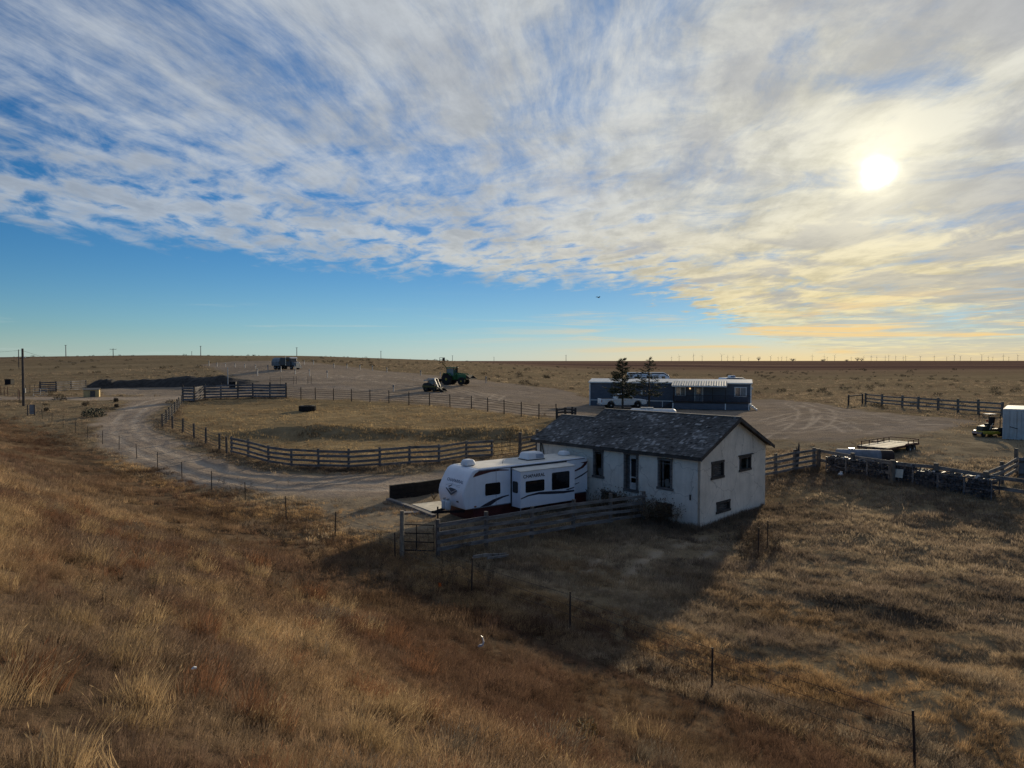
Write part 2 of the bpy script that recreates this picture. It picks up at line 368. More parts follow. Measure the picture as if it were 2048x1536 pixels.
    # below the horizon: earth tone
    out = MIX(SS(dz, -.002, -.03), out, (.9, .75, .6))
    L.new(out, bg.inputs['Color'])
SKY_SAT, SKY_VAL, SKY_TINT = 1.28, .84, (.72, .92, 1.05)
CLOUD_A = (5.2, 5.6, 6.0); CLOUD_B = (6.9, 6.8, 6.2); CLOUD_C = (7.8, 7.3, 5.6); CLOUD_W = (8.7, 6.9, 3.0); CLOUD_G = (3.3, 3.35, 3.7)
HAZE_L = (5.4, 6.3, 6.6); HAZE_R = (8.8, 6.3, 2.9); LOW_L = (5.0, 6.0, 5.8); LOW_R = (9.0, 6.3, 2.8); SUN_GLOW = (9.0, 8.0, 5.0)
build_sky()
sl = bpy.data.lights.new('sun', 'SUN'); sl.energy = 5.0; sl.angle = math.radians(1.7); sl.color = (1.0, .84, .60)
so = bpy.data.objects.new('sun', sl); COL.objects.link(so); so.rotation_euler = SUND.to_track_quat('Z', 'Y').to_euler(); so.location = (0, 0, 60)
world.cycles.sampling_method = 'MANUAL'; world.cycles.sample_map_resolution = 2048
vs = scene.view_settings; vs.view_transform = 'Standard'; vs.look = 'None'; vs.exposure = 0; vs.gamma = 1
scene.cycles.max_bounces = 6; scene.cycles.use_denoising = True; scene.cycles.denoiser = 'OPENIMAGEDENOISE'; scene.cycles.denoising_input_passes = 'RGB_ALBEDO_NORMAL'; scene.cycles.denoising_prefilter = 'NONE'
# ------------------------------------------------------------------ ground
def plan(pts): return np.array([[*P(*p)[:2]] for p in pts])
def seg_dist(x, y, poly, closed=False):
    d = np.full(x.shape, 1e9); n = len(poly)
    for i in range(n if closed else n-1):
        a = poly[i]; b = poly[(i+1) % n]; ab = b-a; L2 = (ab**2).sum()
        t = np.clip(((x-a[0])*ab[0]+(y-a[1])*ab[1])/L2, 0, 1)
        d = np.minimum(d, np.hypot(x-a[0]-t*ab[0], y-a[1]-t*ab[1]))
    return d
def inside(x, y, poly):
    r = np.zeros(x.shape, bool); n = len(poly)
    for i in range(n):
        a = poly[i]; b = poly[(i+1) % n]
        c = ((a[1] > y) != (b[1] > y)) & (x < (b[0]-a[0])*(y-a[1])/(b[1]-a[1]+1e-12)+a[0])
        r ^= c
    return r
def area_mask(x, y, poly, soft, noise=0.0, ns=.3):
    """soft mask of a plan polygon, evaluated only near it"""
    out = np.zeros(x.shape)
    lo = poly.min(0)-8; hi = poly.max(0)+8
    k = (x > lo[0]) & (x < hi[0]) & (y > lo[1]) & (y < hi[1])
    xs, ys = x[k], y[k]
    sd = seg_dist(xs, ys, poly, True)*np.where(inside(xs, ys, poly), 1, -1)
    if noise: sd = sd+(fbm(xs*ns+40, ys*ns, 4)-.5)*noise*2
    out[k] = sstep(-soft, soft, sd); return out
def line_mask(x, y, line, half, soft, noise=0.0, ns=.35):
    out = np.zeros(x.shape)
    lo = line.min(0)-half-6; hi = line.max(0)+half+6
    k = (x > lo[0]) & (x < hi[0]) & (y > lo[1]) & (y < hi[1])
    xs, ys = x[k], y[k]; d = seg_dist(xs, ys, line)
    if noise: d = d+(fbm(xs*ns+11, ys*ns, 4)-.5)*noise*2
    out[k] = sstep(half+soft, half-soft, d); return out
def smooth_line(p, n=6):
    p = np.asarray(p); out = []
    for i in range(len(p)-1):
        a = p[max(i-1, 0)]; b = p[i]; c = p[i+1]; d = p[min(i+2, len(p)-1)]
        for k in range(n):
            t = k/n; out.append(.5*((2*b)+(-a+c)*t+(2*a-5*b+4*c-d)*t*t+(-a+3*b-3*c+d)*t**3))
    out.append(p[-1]); return np.array(out)
ROAD = smooth_line(plan([(470, 789), (385, 792), (318, 800), (276, 818), (250, 842), (254, 868), (300, 902), (380, 933), (480, 957), (600, 968), (740, 972), (880, 966), (1020, 945)]))
ROAD2 = smooth_line(plan([(-60, 796), (120, 796), (300, 797)]))
LOT = plan([(205, 774), (330, 774), (470, 765), (455, 745), (400, 730), (470, 722.5), (600, 722), (680, 731), (760, 741), (900, 754), (1000, 765), (1110, 777), (1190, 800), (1180, 835), (1120, 836), (1060, 832), (940, 816), (800, 803), (640, 797), (480, 795), (320, 793), (205, 789)])
LOT2 = plan([(1130, 812), (1200, 806), (1500, 800), (1545, 797), (1640, 806), (1700, 818), (1830, 832), (1960, 842), (1990, 850), (1880, 858), (1720, 880), (1620, 884), (1530, 882), (1450, 880), (1250, 866), (1140, 848)])
RING = plan([(334, 850), (372, 802), (480, 797), (570, 797), (705, 802), (820, 809), (945, 819), (1112, 838), (1090, 868), (1075, 905), (984, 912), (880, 926), (760, 932), (640, 934), (540, 925), (462, 906), (400, 878)])
YARD = plan([(560, 985), (700, 962), (860, 955), (1010, 935), (1075, 915), (1130, 930), (1200, 1010), (1110, 1020), (940, 1050), (840, 1070), (760, 1070), (680, 1045)])
BARE = plan([(1180, 1120), (1260, 1085), (1360, 1080), (1400, 1090), (1330, 1130), (1300, 1170), (1250, 1190), (1215, 1160)])
YARD3 = plan([(1530, 884), (1720, 880), (1890, 858), (2060, 862), (2060, 930), (1880, 925), (1700, 905), (1560, 905)])
TRK = [smooth_line(plan(p)) for p in (
    [(1535, 842), (1600, 826), (1660, 828), (1740, 850)], [(1540, 852), (1610, 838), (1670, 846), (1720, 868)],
    [(1560, 870), (1640, 850), (1650, 822), (1590, 806)], [(1580, 806), (1610, 822), (1600, 850), (1550, 876)],
    [(1500, 866), (1600, 860), (1720, 845), (1840, 838)], [(1620, 806), (1690, 822), (1790, 842), (1900, 848)],
    [(1210, 1160), (1240, 1120), (1300, 1090), (1390, 1082)], [(1290, 1175), (1320, 1135), (1370, 1105), (1440, 1085)],
    [(600, 760), (760, 752), (900, 772), (1000, 800), (1100, 822)], [(560, 770), (760, 764), (880, 786), (960, 790), (1060, 784)],
    [(480, 742), (640, 748), (800, 766), (960, 772)], [(1000, 790), (960, 806), (840, 796), (700, 778)], [(900, 780), (935, 792), (925, 806)])]
def offset_line(l, d):
    t = np.gradient(l, axis=0); t /= np.linalg.norm(t, axis=1)[:, None]+1e-9
    return l+np.stack([-t[:, 1], t[:, 0]], 1)*d
def ground_masks(x, y):
    s = (x+y)/math.sqrt(2)
    m = {}
    m['bank'] = sstep(17.8, 15.5, s+(fbm(x*.3, y*.3, 3)-.5)*2.4)*np.clip(1.6-np.hypot(x, y)/220, 0, 1)
    m['ring'] = area_mask(x, y, RING, .5, .4)
    m['road'] = np.maximum(line_mask(x, y, ROAD, 2.9, .9, 1.5), line_mask(x, y, ROAD2, 3.2, 1.0, 1.2))
    m['lot'] = np.maximum(area_mask(x, y, LOT, 1.6, 2.0), area_mask(x, y, LOT2, 1.0, 1.6))
    m['yard'] = np.maximum(area_mask(x, y, YARD, 1.0, 1.5, .5), .4*area_mask(x, y, BARE, .8, 1.2, .6))
    m['pale'] = area_mask(x, y, YARD3, 1.0, 1.6)
    t = np.zeros(x.shape)
    for i, l in enumerate(TRK):
        for d in (-.85, .85): t = np.maximum(t, (.5 if i in (6, 7) else .9)*line_mask(x, y, offset_line(l, d), .16, .16, .06, 2.0))
    for d in (-.95, .95): t = np.maximum(t, .9*line_mask(x, y, offset_line(ROAD, d), .30, .16, .25, .8))
    m['track'] = t*sstep(.26, .52, fbm(x*.35+5, y*.35, 3))
    return m
def build_ground():
    ang = np.radians(np.concatenate([np.arange(-100, -44, 2.0), np.arange(-44, 42, .17), np.arange(42, 101, 2.0)]))
    rr = [2.2]
    while rr[-1] < 14000:
        r = rr[-1]; rr.append(r*(1.022 if r < 25 else 1.0075 if r < 150 else 1.014 if r < 500 else 1.05))
    rr = np.array(rr); O = (0.0, -6.0)
    A, R = np.meshgrid(ang, rr); X = O[0]+R*np.sin(A); Y = O[1]+R*np.cos(A); Z = hgt(X, Y)
    m = ground_masks(X, Y)
    # ruts and clods
    near = np.clip(1-(np.hypot(X, Y)-20)/90, 0, 1)
    Z = Z-m['track']*.07*near+m['lot']*(fbm(X*.9, Y*.9, 3)-.5)*.12+(1-m['lot'])*(fbm(X*.8+9, Y*.8, 3)-.5)*.10*near
    na = len(ang); nr = len(rr)
    V = np.stack([X.ravel(), Y.ravel(), Z.ravel()], 1)
    i, j = np.meshgrid(np.arange(nr-1), np.arange(na-1), indexing='ij')
    q = np.stack([i*na+j, i*na+j+1, (i+1)*na+j+1, (i+1)*na+j], -1).reshape(-1, 4)
    cm = {k: v.ravel() for k, v in m.items()}
    fm = {k: v[q].mean(1) for k, v in cm.items()}
    cls = np.zeros(len(q), int)
    cls[fm['lot'] > .5] = 2
    cls[np.maximum(fm['road'], 0) > .5] = 1
    gm = ground_material()
    for c, name in ((0, 'ground'), (1, 'dirt_road'), (2, 'gravel_lot')):
        qq = q[cls == c]; used = np.unique(qq); re = np.full(len(V), -1); re[used] = np.arange(len(used)); qq = re[qq]
        me = bpy.data.meshes.new(name)
        me.vertices.add(len(used)); me.vertices.foreach_set('co', V[used].ravel())
        me.loops.add(qq.size); me.loops.foreach_set('vertex_index', qq.ravel()[:].astype(np.int32))
        me.polygons.add(len(qq)); me.polygons.foreach_set('loop_start', np.arange(0, qq.size, 4)); me.polygons.foreach_set('loop_total', np.full(len(qq), 4))
        me.polygons.foreach_set('use_smooth', np.ones(len(qq), bool))
        for k, v in cm.items():
            a = me.attributes.new(k, 'FLOAT', 'POINT'); a.data.foreach_set('value', v[used].astype(np.float32))
        me.update(); me.validate()
        me.materials.append(gm); o = bpy.data.objects.new(name, me); COL.objects.link(o); tag(o, kind='structure')
def ground_material():
    m = bpy.data.materials.new('ground'); nt, N, L = nodes_of(m); b = N['Principled BSDF']
    b.inputs['Roughness'].default_value = .95; b.inputs['Specular IOR Level'].default_value = 0.0
    geo = N.new('ShaderNodeNewGeometry'); pos = geo.outputs['Position']
    def MAP(sc, loc=(0, 0, 0), rot=(0, 0, 0)):
        n = N.new('ShaderNodeMapping'); n.inputs['Scale'].default_value = sc; n.inputs['Location'].default_value = loc; n.inputs['Rotation'].default_value = rot; L.new(pos, n.inputs[0]); return n.outputs[0]
    def NO(v, s, d=7, r=.6, lo=.35, hi=.65, smooth=True):
        n = N.new('ShaderNodeTexNoise'); n.inputs['Scale'].default_value = s; n.inputs['Detail'].default_value = d; n.inputs['Roughness'].default_value = r; L.new(v, n.inputs['Vector'])
        k = N.new('ShaderNodeMapRange'); k.inputs['From Min'].default_value = lo; k.inputs['From Max'].default_value = hi; L.new(n.outputs[0], k.inputs[0]); return k.outputs[0]
    def MIX(f, a, b_):
        n = N.new('ShaderNodeMix'); n.data_type = 'RGBA'
        if isinstance(f, (int, float)): n.inputs[0].default_value = f
        else: L.new(f, n.inputs[0])
        for k, x in ((6, a), (7, b_)):
            if isinstance(x, tuple): n.inputs[k].default_value = (*x, 1)
            else: L.new(x, n.inputs[k])
        return n.outputs[2]
    def AT(n):
        a = N.new('ShaderNodeAttribute'); a.attribute_name = n; return a.outputs['Fac']
    def MUL(a, c):
        n = N.new('ShaderNodeMath'); n.operation = 'MULTIPLY'
        for i, x in ((0, a), (1, c)):
            if isinstance(x, (int, float)): n.inputs[i].default_value = x
            else: L.new(x, n.inputs[i])
        return n.outputs[0]
    fine = NO(MAP((1, 1, 1)), 6.0, 8, .7); mid = NO(MAP((1, 1, 1)), .55, 7, .62); big = NO(MAP((1, 1, 1)), .09, 5, .6)
    wide = NO(MAP((.5, 1.6, 1)), .06, 7, .6)
    patch = NO(MAP((1, 1, 1), (31, 7, 0)), .17, 7, .65)
    # open grassland with soil showing
    g = MIX(mid, (.145, .112, .072), (.29, .225, .135))
    g = MIX(MUL(fine, .5), g, (.07, .052, .036))
    g = MIX(MUL(patch, .35), g, (.20, .15, .085))
    g = MIX(MUL(wide, .45), g, (.33, .252, .155))
    # far plains: long ploughed strips, browner with distance
    sx = N.new('ShaderNodeSeparateXYZ'); L.new(pos, sx.inputs[0])
    far = N.new('ShaderNodeMapRange'); far.inputs['From Min'].default_value = 240; far.inputs['From Max'].default_value = 430; L.new(sx.outputs[1], far.inputs[0])
    strip = NO(MAP((.0035, .02, 0), (3, 1, 0), (0, 0, .06)), 1.0, 5, .6, .42, .58)
    strip2 = NO(MAP((.001, .0075, 0), (9, 4, 0), (0, 0, .03)), 1.0, 4, .6, .42, .58)
    fp = MIX(strip, (.140, .084, .064), (.25, .170, .118)); fp = MIX(MUL(strip2, .7), fp, (.075, .046, .042))
    g = MIX(far.outputs[0], g, fp)
    # ring pasture: short golden grass
    rg = MIX(mid, (.24, .172, .095), (.42, .305, .165)); rg = MIX(MUL(wide, .6), rg, (.17, .13, .08)); rg = MIX(MUL(fine, .4), rg, (.10, .085, .045))
    g = MIX(AT('ring'), g, rg)
    # bank soil under the tall grass
    bk = MIX(mid, (.07, .050, .034), (.165, .115, .072)); g = MIX(AT('bank'), g, bk)
    # sandy yard
    yd = MIX(mid, (.20, .158, .11), (.36, .29, .20)); yd = MIX(MUL(fine, .35), yd, (.14, .11, .075)); g = MIX(MUL(AT('yard'), .92), g, yd)
    pl = MIX(mid, (.22, .175, .115), (.36, .29, .19)); pl = MIX(MUL(patch, .45), pl, (.15, .12, .08)); g = MIX(MUL(AT('pale'), .9), g, pl)
    # dark gravel
    lt = MIX(mid, (.205, .165, .128), (.37, .298, .228)); lt = MIX(MUL(wide, .75), lt, (.130, .105, .086)); lt = MIX(MUL(fine, .35), lt, (.40, .345, .285)); lt = MIX(MUL(patch, .35), lt, (.27, .205, .13))
    g = MIX(AT('lot'), g, lt)
    rd = MIX(mid, (.25, .195, .150), (.43, .345, .26)); rd = MIX(MUL(wide, .55), rd, (.15, .118, .09)); rd = MIX(MUL(fine, .35), rd, (.48, .40, .31)); g = MIX(AT('road'), g, rd)
    tr = MIX(fine, (.42, .345, .265), (.58, .48, .37)); g = MIX(MUL(AT('track'), .75), g, tr)
    L.new(g, b.inputs['Base Color'])
    bn = N.new('ShaderNodeTexNoise'); bn.inputs['Scale'].default_value = 2.2; bn.inputs['Detail'].default_value = 9; bn.inputs['Roughness'].default_value = .72; L.new(pos, bn.inputs['Vector'])
    bp = N.new('ShaderNodeBump'); bp.inputs['Strength'].default_value = .7; bp.inputs['Distance'].default_value = .22; L.new(bn.outputs[0], bp.inputs['Height']); L.new(bp.outputs[0], b.inputs['Normal'])
    return m
build_ground()
# ------------------------------------------------------------------ helpers for things fitted to a plane
class Frame:
    def __init__(s, loc, rz): s.o = Vector(loc); s.R = Matrix.Rotation(-rz, 3, 'Z'); s.rz = rz
    def ray(s, px, py):
        d = Vector(ray(px, py)); return s.R@(Vector((0, 0, H))-s.o), s.R@d
    def hit(s, px, py, pt, n):
        o, d = s.ray(px, py); pt = Vector(pt); n = Vector(n)
        return o+d*((pt-o).dot(n)/d.dot(n))
    def onx(s, px, py, x): return s.hit(px, py, (x, 0, 0), (1, 0, 0))
    def ony(s, px, py, y): return s.hit(px, py, (0, y, 0), (0, 1, 0))
def holed_wall(mb, a0, a1, z0, z1, holes, place, th):
    """place(a, z, d) -> point; d = depth into the wall"""
    A = sorted({a0, a1, *[h[0] for h in holes], *[h[1] for h in holes]}); Z = sorted({z0, z1, *[h[2] for h in holes], *[h[3] for h in holes]})
    ish = lambda a, z: any(h[0] < a < h[1] and h[2] < z < h[3] for h in holes)
    for i in range(len(A)-1):
        for j in range(len(Z)-1):
            if ish((A[i]+A[i+1])/2, (Z[j]+Z[j+1])/2): continue
            for d in (0, th): mb.face([place(A[i], Z[j], d), place(A[i+1], Z[j], d), place(A[i+1], Z[j+1], d), place(A[i], Z[j+1], d)])
    for h in holes:
        c = [(h[0], h[2]), (h[1], h[2]), (h[1], h[3]), (h[0], h[3])]
        for k in range(4):
            p, q = c[k], c[(k+1) % 4]; mb.face([place(*p, 0), place(*q, 0), place(*q, th), place(*p, th)])
def frame_part(name, place, a0, a1, z0, z1, w, out, inn, m, parent, sill=0.0):
    """four boards round an opening"""
    mb = MB()
    def bx(p0, p1, q0, q1):
        A = [place(p0, q0, -out), place(p1, q0, -out), place(p1, q1, -out), place(p0, q1, -out)]
        B = [place(p0, q0, inn), place(p1, q0, inn), place(p1, q1, inn), place(p0, q1, inn)]
        va = mb._v(A); vb = mb._v(B); mb.bm.faces.new(va); mb.bm.faces.new(vb[::-1])
        for i in range(4): mb.bm.faces.new((va[i], va[(i+1) % 4], vb[(i+1) % 4], vb[i]))
    bx(a0, a0+w, z0+w, z1-w); bx(a1-w, a1, z0+w, z1-w); bx(a0-.03, a1+.03, z1-w, z1+.02); bx(a0-.04-sill, a1+.04+sill, z0-.02, z0+w)
    return mb.build(name, m, parent)
WOOD = mat('weathered_wood', (.165, .155, .145), .9, .35, 2.0, bump=.5, stretch=(1, 1, 6), bscale=9)
WOOD_D = mat('dark_wood', (.075, .065, .058), .9, .3, 2.5, bump=.4)
STUCCO = mat('old_stucco', (.78, .71, .60), .92, .13, .8, bump=.5, streak=.13, bscale=9, crack=.35)
DARK = mat('dark_void', (.012, .012, .014), .9, .2)
GLASS = mat('dark_glass', (.010, .011, .013), .06, .1, 1.0, spec=.6)
# ------------------------------------------------------------------ stucco house
def shingle_slope(mb_faces, o, ex, ey, nrm, lx, ly, rng, rows=23, w=.14):
    """weathered wood shingles: o = eave corner, ex along eave, ey up the slope"""
    for r in range(rows):
        y0 = ly*r/rows; course = ly/rows; x = -rng.random()*w
        while x < lx:
            ww = w*(.6+.9*rng.random()); xa = max(x, 0.0); xb = min(x+ww-.008, lx); x += ww
            if xb-xa < .03: continue
            k = rng.random()
            if k < .035: continue
            lift = .010+.016*rng.random()+(.05*rng.random() if k > .94 else 0)
            slip = (-.035*rng.random()) if k > .85 else 0
            ya = max(y0-.02+slip, -.05); yb = min(y0+course*1.25, ly)
            g = (.076+.070*rng.random()**1.6)*(.6+.8*float(fbm(np.array((o+ex*x).x*.5+nrm.y*9), np.array(y0*.8+r*.02), 3)))
            pl = float(fbm(np.array((o+ex*x).x*.9+nrm.y*7+4), np.array(y0*1.1+3), 3)); g *= .8+.7*max(0, pl-.35)
            if rng.random() < .05+.35*min(1, max(0, (pl-.5)*5)): g = .16+.15*rng.random()
            col = (g*1.04, g*1.0, g*.97)
            p = [o+ex*xa+ey*ya+nrm*lift, o+ex*xb+ey*ya+nrm*lift*(.8+.4*rng.random()), o+ex*xb+ey*yb+nrm*.006, o+ex*xa+ey*yb+nrm*.006]
            p2 = [o+ex*xa+ey*ya-nrm*.002, o+ex*xb+ey*ya-nrm*.002]
            mb_faces.append((p, p2, col))
def shingle_obj(name, faces, m, parent):
    V = []; Fc = []; C = []
    for p, p2, c in faces:
        b = len(V); V += [tuple(q) for q in p+p2]; Fc += [(b, b+1, b+2, b+3), (b+4, b+5, b+1, b), (b+1, b+5, b+2), (b+4, b, b+3)]; C += [c]*6
    me = bpy.data.meshes.new(name); me.from_pydata(V, [], Fc)
    a = me.attributes.new('tint', 'FLOAT_COLOR', 'POINT'); a.data.foreach_set('color', np.array([(*c, 1) for c in C], np.float32).ravel())
    me.materials.append(m); o = bpy.data.objects.new(name, me); COL.objects.link(o); o.parent = parent; return o
def make_house():
    C = P(1395, 1058); rz = math.radians(134)
    Lh, W, EV, RG, LM = 11.25, 7.2, 3.72, 5.36, 8.85
    root = thing('stucco_house', C, rz, 'old white stucco house with weathered shingle roof and empty window openings beside the travel trailer', 'house')
    fr = Frame(C, rz)
    fx = lambda x0, y0, x1, y1: (lambda a, b: (min(a.x, b.x), max(a.x, b.x), min(a.z, b.z), max(a.z, b.z)))(fr.ony(x0, y0, 0), fr.ony(x1, y1, 0))
    gx = lambda x0, y0, x1, y1: (lambda a, b: (min(a.y, b.y), max(a.y, b.y), min(a.z, b.z), max(a.z, b.z)))(fr.onx(x0, y0, 0), fr.onx(x1, y1, 0))
    front = [fx(1345, 914, 1316, 969), fx(1277, 905, 1248, 979), fx(1207, 896, 1187, 947), fx(1344, 1007, 1313, 1029), fx(1233, 976, 1204, 996)]
    front[0] = (*front[0][:2], 1.75, 3.38); front[1] = (*front[1][:2], 1.35, 3.50); front[2] = (*front[2][:2], 1.85, 3.42)
    front[3] = (*front[3][:2], .42, 1.02); front[4] = (*front[4][:2], .55, 1.15)
    gab = [gx(1423, 918, 1447, 947), gx(1479, 911, 1501, 938), gx(1433, 1012, 1459, 1038)]
    gab = [(g[0], g[1], *z) for g, z in zip(gab, [(2.35, 3.25), (2.45, 3.25), (.5, 1.08)])]
    pf = lambda a, z, d: (a, -d, z); pg = lambda a, z, d: (d, a, z)
    wl = MB(); T = .24
    holed_wall(wl, 0, Lh, -.6, EV, front, pf, T)
    holed_wall(wl, -W+T, -T, -.6, EV, gab, pg, T)
    wl.box((Lh-T/2, -2.6, (EV-.6)/2), (T, 4.7, EV+.6)); wl.box((LM/2, -W+T/2, (EV-.6)/2), (LM, T, EV+.6))
    wl.box((LM-T/2, -6.0, (EV-.6)/2), (T, 1.9, EV+.6)); wl.box(((LM+Lh)/2, -5.1, (EV-.6)/2), (Lh-LM, T, EV+.6))
    ob = wl.build('wall', STUCCO, root)
    ge = MB(); ge.prism([(0, 0, EV+.002), (0, -W, EV+.002), (0, -W/2, RG)], (T, 0, 0))
    ge.prism([(LM-T, -.3, EV+.1), (LM-T, -W, EV+.002), (LM-T, -W/2, RG)], (T, 0, 0))
    ge.prism([(Lh-T, 0, EV+.002), (Lh-T, -5.2, EV+.002), (Lh-T, -2.6, EV+1.12)], (T, 0, 0)); ge.build('gable', STUCCO, root)
    fl = MB(); fl.box((Lh/2, -2.6, 1.2), (Lh-.6, 4.6, .1)); fl.build('floor', WOOD_D, root)
    # window frames and fillings
    for k, h in enumerate(front):
        if k == 1: continue
        f = frame_part('window', pf, *h, .11 if k in (0, 2) else .08, .05, .10, WOOD_D if k == 3 else WOOD, root, .04)
        if k in (0, 2):
            mb = MB(); zc = h[3]-(.28 if k == 0 else .2); mb.box(((h[0]+h[1])/2, -.12, zc), (h[1]-h[0]-.24, .03, .05)); mb.box((h[1]-.22 if k == 0 else h[0]+.18, -.14, (h[2]+h[3])/2), (.10, .03, h[3]-h[2]-.24)); mb.build('sash', WOOD, f)
            mb = MB(); mb.box((h[0]+(h[1]-h[0])*.5, -.20, h[2]+.32), (.30, .02, .4), Euler((0, .3, 0))); mb.build('curtain_rag', mat('rag', (.16, .15, .13), .9), f)
    d = front[1]
    f = frame_part('door', pf, *d, .13, .05, .10, WOOD, root)
    mb = MB(); x0, x1 = d[0]+.14, d[0]+.62
    mb.box(((x0+x1)/2, -.09, d[2]+.28), (x1-x0, .03, .42)); mb.box(((x0+x1)/2, -.09, d[3]-.24), (x1-x0, .03, .22)); mb.box((x0+.04, -.09, (d[2]+d[3])/2), (.08, .035, d[3]-d[2]-.3)); mb.box((x1-.04, -.09, (d[2]+d[3])/2), (.08, .035, d[3]-d[2]-.3)); mb.box(((x0+x1)/2, -.09, d[2]+.78), (x1-x0, .03, .07))
    mb.build('screen_door', mat('old_white_paint', (.50, .49, .46), .8, .25, 4.0), f)
    mb = MB(); mb.box(((x0+x1)/2, -.11, d[2]+1.2), (x1-x0, .01, .9)); mb.build('screen', DARK, f)
    mb = MB(); mb.box((d[0]+.9, -.16, (d[2]+d[3])/2), (.42, .04, d[3]-d[2]-.26)); mb.build('door_leaf', WOOD, f)
    for k, h in enumerate(gab):
        f = frame_part('window', pg, *h, .10, .05, .10, WOOD_D, root, .03)
        if k in (0, 2):
            mb = MB(); n = 7 if k == 0 else 4
            for i in range(n):
                z = h[2]+.13+(h[3]-h[2]-.26)*i/(n-1); mb.box((.12, (h[0]+h[1])/2, z), (.03, h[1]-h[0]-.22, .09), Euler((0, -.35, 0)))
            mb.build('louver', WOOD, f)
        else:
            mb = MB(); mb.box((.13, h[1]-.2, (h[2]+h[3])/2), (.03, .24, h[3]-h[2]-.2)); mb.build('sash', WOOD, f)
            mb = MB(); mb.box((-.06, (h[0]+h[1])/2, h[3]+.07), (.10, h[1]-h[0]+.34, .05)); mb.build('drip_ledge', WOOD_D, f)
    mb = MB(); mb.box((.42, .03, 1.55), (.07, .05, .28)); mb.build('vent', WOOD_D, root)
    # roof decks
    deck = MB(); sl = math.atan2(RG-EV, W/2); ov = .32
    def slab(x0, x1, ya, za, yb, zb, th=.07):
        deck.prism([(x0, ya, za), (x0, yb, zb), (x0, yb, zb-th), (x0, ya, za-th)], (x1-x0, 0, 0))
    ez = EV+.10; rz2 = RG+.10; tn = (rz2-ez)/(W/2)
    slab(-.35, LM, ov, ez-tn*ov, -W/2, rz2); slab(-.35, LM, -W-ov, ez-tn*ov, -W/2, rz2-.002)
    slab(LM+.002, Lh+.28, ov, ez-tn*ov, -2.6, ez+tn*2.6); slab(LM+.002, Lh+.28, -5.2-ov, ez-tn*ov, -2.6, ez+tn*2.6-.002)
    ro = deck.build('roof', WOOD_D, root)
    rng = np.random.default_rng(5); fs = []
    up = Vector((0, -1, tn)).normalized(); nr = Vector((0, tn, 1)).normalized(); X = Vector((1, 0, 0))
    shingle_slope(fs, Vector((-.38, ov, ez-tn*ov+.004)), X, up, nr, LM+.38, (W/2+ov)/up.y*-1, rng)
    shingle_slope(fs, Vector((LM, ov, ez-tn*ov+.004)), X, up, nr, Lh+.28-LM, (2.6+ov)/up.y*-1, rng, 16)
    up2 = Vector((0, 1, tn)).normalized(); nr2 = Vector((0, -tn, 1)).normalized()
    shingle_slope(fs, Vector((LM, -W-ov, ez-tn*ov+.004)), -X, up2, nr2, LM+.38, (W/2+ov)/up2.y, rng)
    shingle_slope(fs, Vector((Lh+.28, -5.2-ov, ez-tn*ov+.004)), -X, up2, nr2, Lh+.28-LM, (2.6+ov)/up2.y, rng, 16)
    shingle_obj('shingles', fs, attr_mat('shingle', 'tint', .9, 5, .22), ro)
    mb = MB(); mb.beam((-.38, -W/2, rz2+.03), (LM, -W/2, rz2+.03), .16, .05); mb.beam((LM+.02, -2.6, ez+tn*2.6+.03), (Lh+.28, -2.6, ez+tn*2.6+.03), .16, .05); mb.build('ridge_cap', mat('ridge_wood', (.20, .19, .185), .9, .3, 4.0), ro)
    mb = MB(); tri = [(-.40, ov+.02, ez-tn*ov-.01), (-.40, -W/2, rz2-.01), (-.40, -W-ov-.02, ez-tn*ov-.01), (-.40, -W-ov-.02, ez-tn*ov-.19), (-.40, -W/2, rz2-.21), (-.40, ov+.02, ez-tn*ov-.19)]
    va = mb._v(tri); vb = mb._v([(p[0]+.045, p[1], p[2]) for p in tri])
    for q in ((0, 1, 4, 5), (1, 2, 3, 4)):
        mb.bm.faces.new([va[i] for i in q]); mb.bm.faces.new([vb[i] for i in q][::-1])
    for i in range(6): mb.bm.faces.new((va[i], va[(i+1) % 6], vb[(i+1) % 6], vb[i]))
    mb.build('rake_board', WOOD_D, ro)
    mb = MB(); mb.beam((-.35, ov-.01, ez-tn*ov-.12), (Lh+.25, ov-.01, ez-tn*ov-.12), .035, .13); mb.build('fascia', WOOD_D, ro)
    mb = MB(); mb.tube([(Lh-.35, .06, 3.6), (Lh-.38, .07, 2.6), (Lh-.30, .09, 2.2)], .045, 8); mb.tube([(Lh-.75, .05, 2.3), (Lh-.45, .07, 3.5)], .03, 6); mb.build('downspout', WOOD_D, root)
    return root
make_house()
# ------------------------------------------------------------------ travel trailer
RVW = mat('trailer_white', (.79, .82, .87), .42, .05, 1.2, streak=.06, spec=.35)
RV_ROOF = mat('trailer_roof', (.70, .67, .60), .75, .10, 1.5, streak=.0)
NAVY = mat('decal_navy', (.030, .028, .045), .45, .1); MAROON = mat('decal_maroon', (.085, .020, .018), .5, .2)
SKIRT = mat('maroon_panel', (.085, .014, .013), .6, .3, 1.5)
PLASTIC = mat('white_plastic', (.70, .72, .74), .5, .06, 2.0)
STEEL = mat('galvanised', (.42, .44, .46), .45, .15, 5, metal=.6)
BLACKM = mat('black_metal', (.018, .018, .02), .75, .2, spec=.2)
RUBBER = mat('rubber', (.018, .018, .018), .85, .3, 6, bump=.2)
def decal(name, pts, y, m, parent, th=.006):
    mb = MB(); mb.prism([(p.x, y, p.z) for p in pts], (0, -th, 0)); return mb.build(name, m, parent)
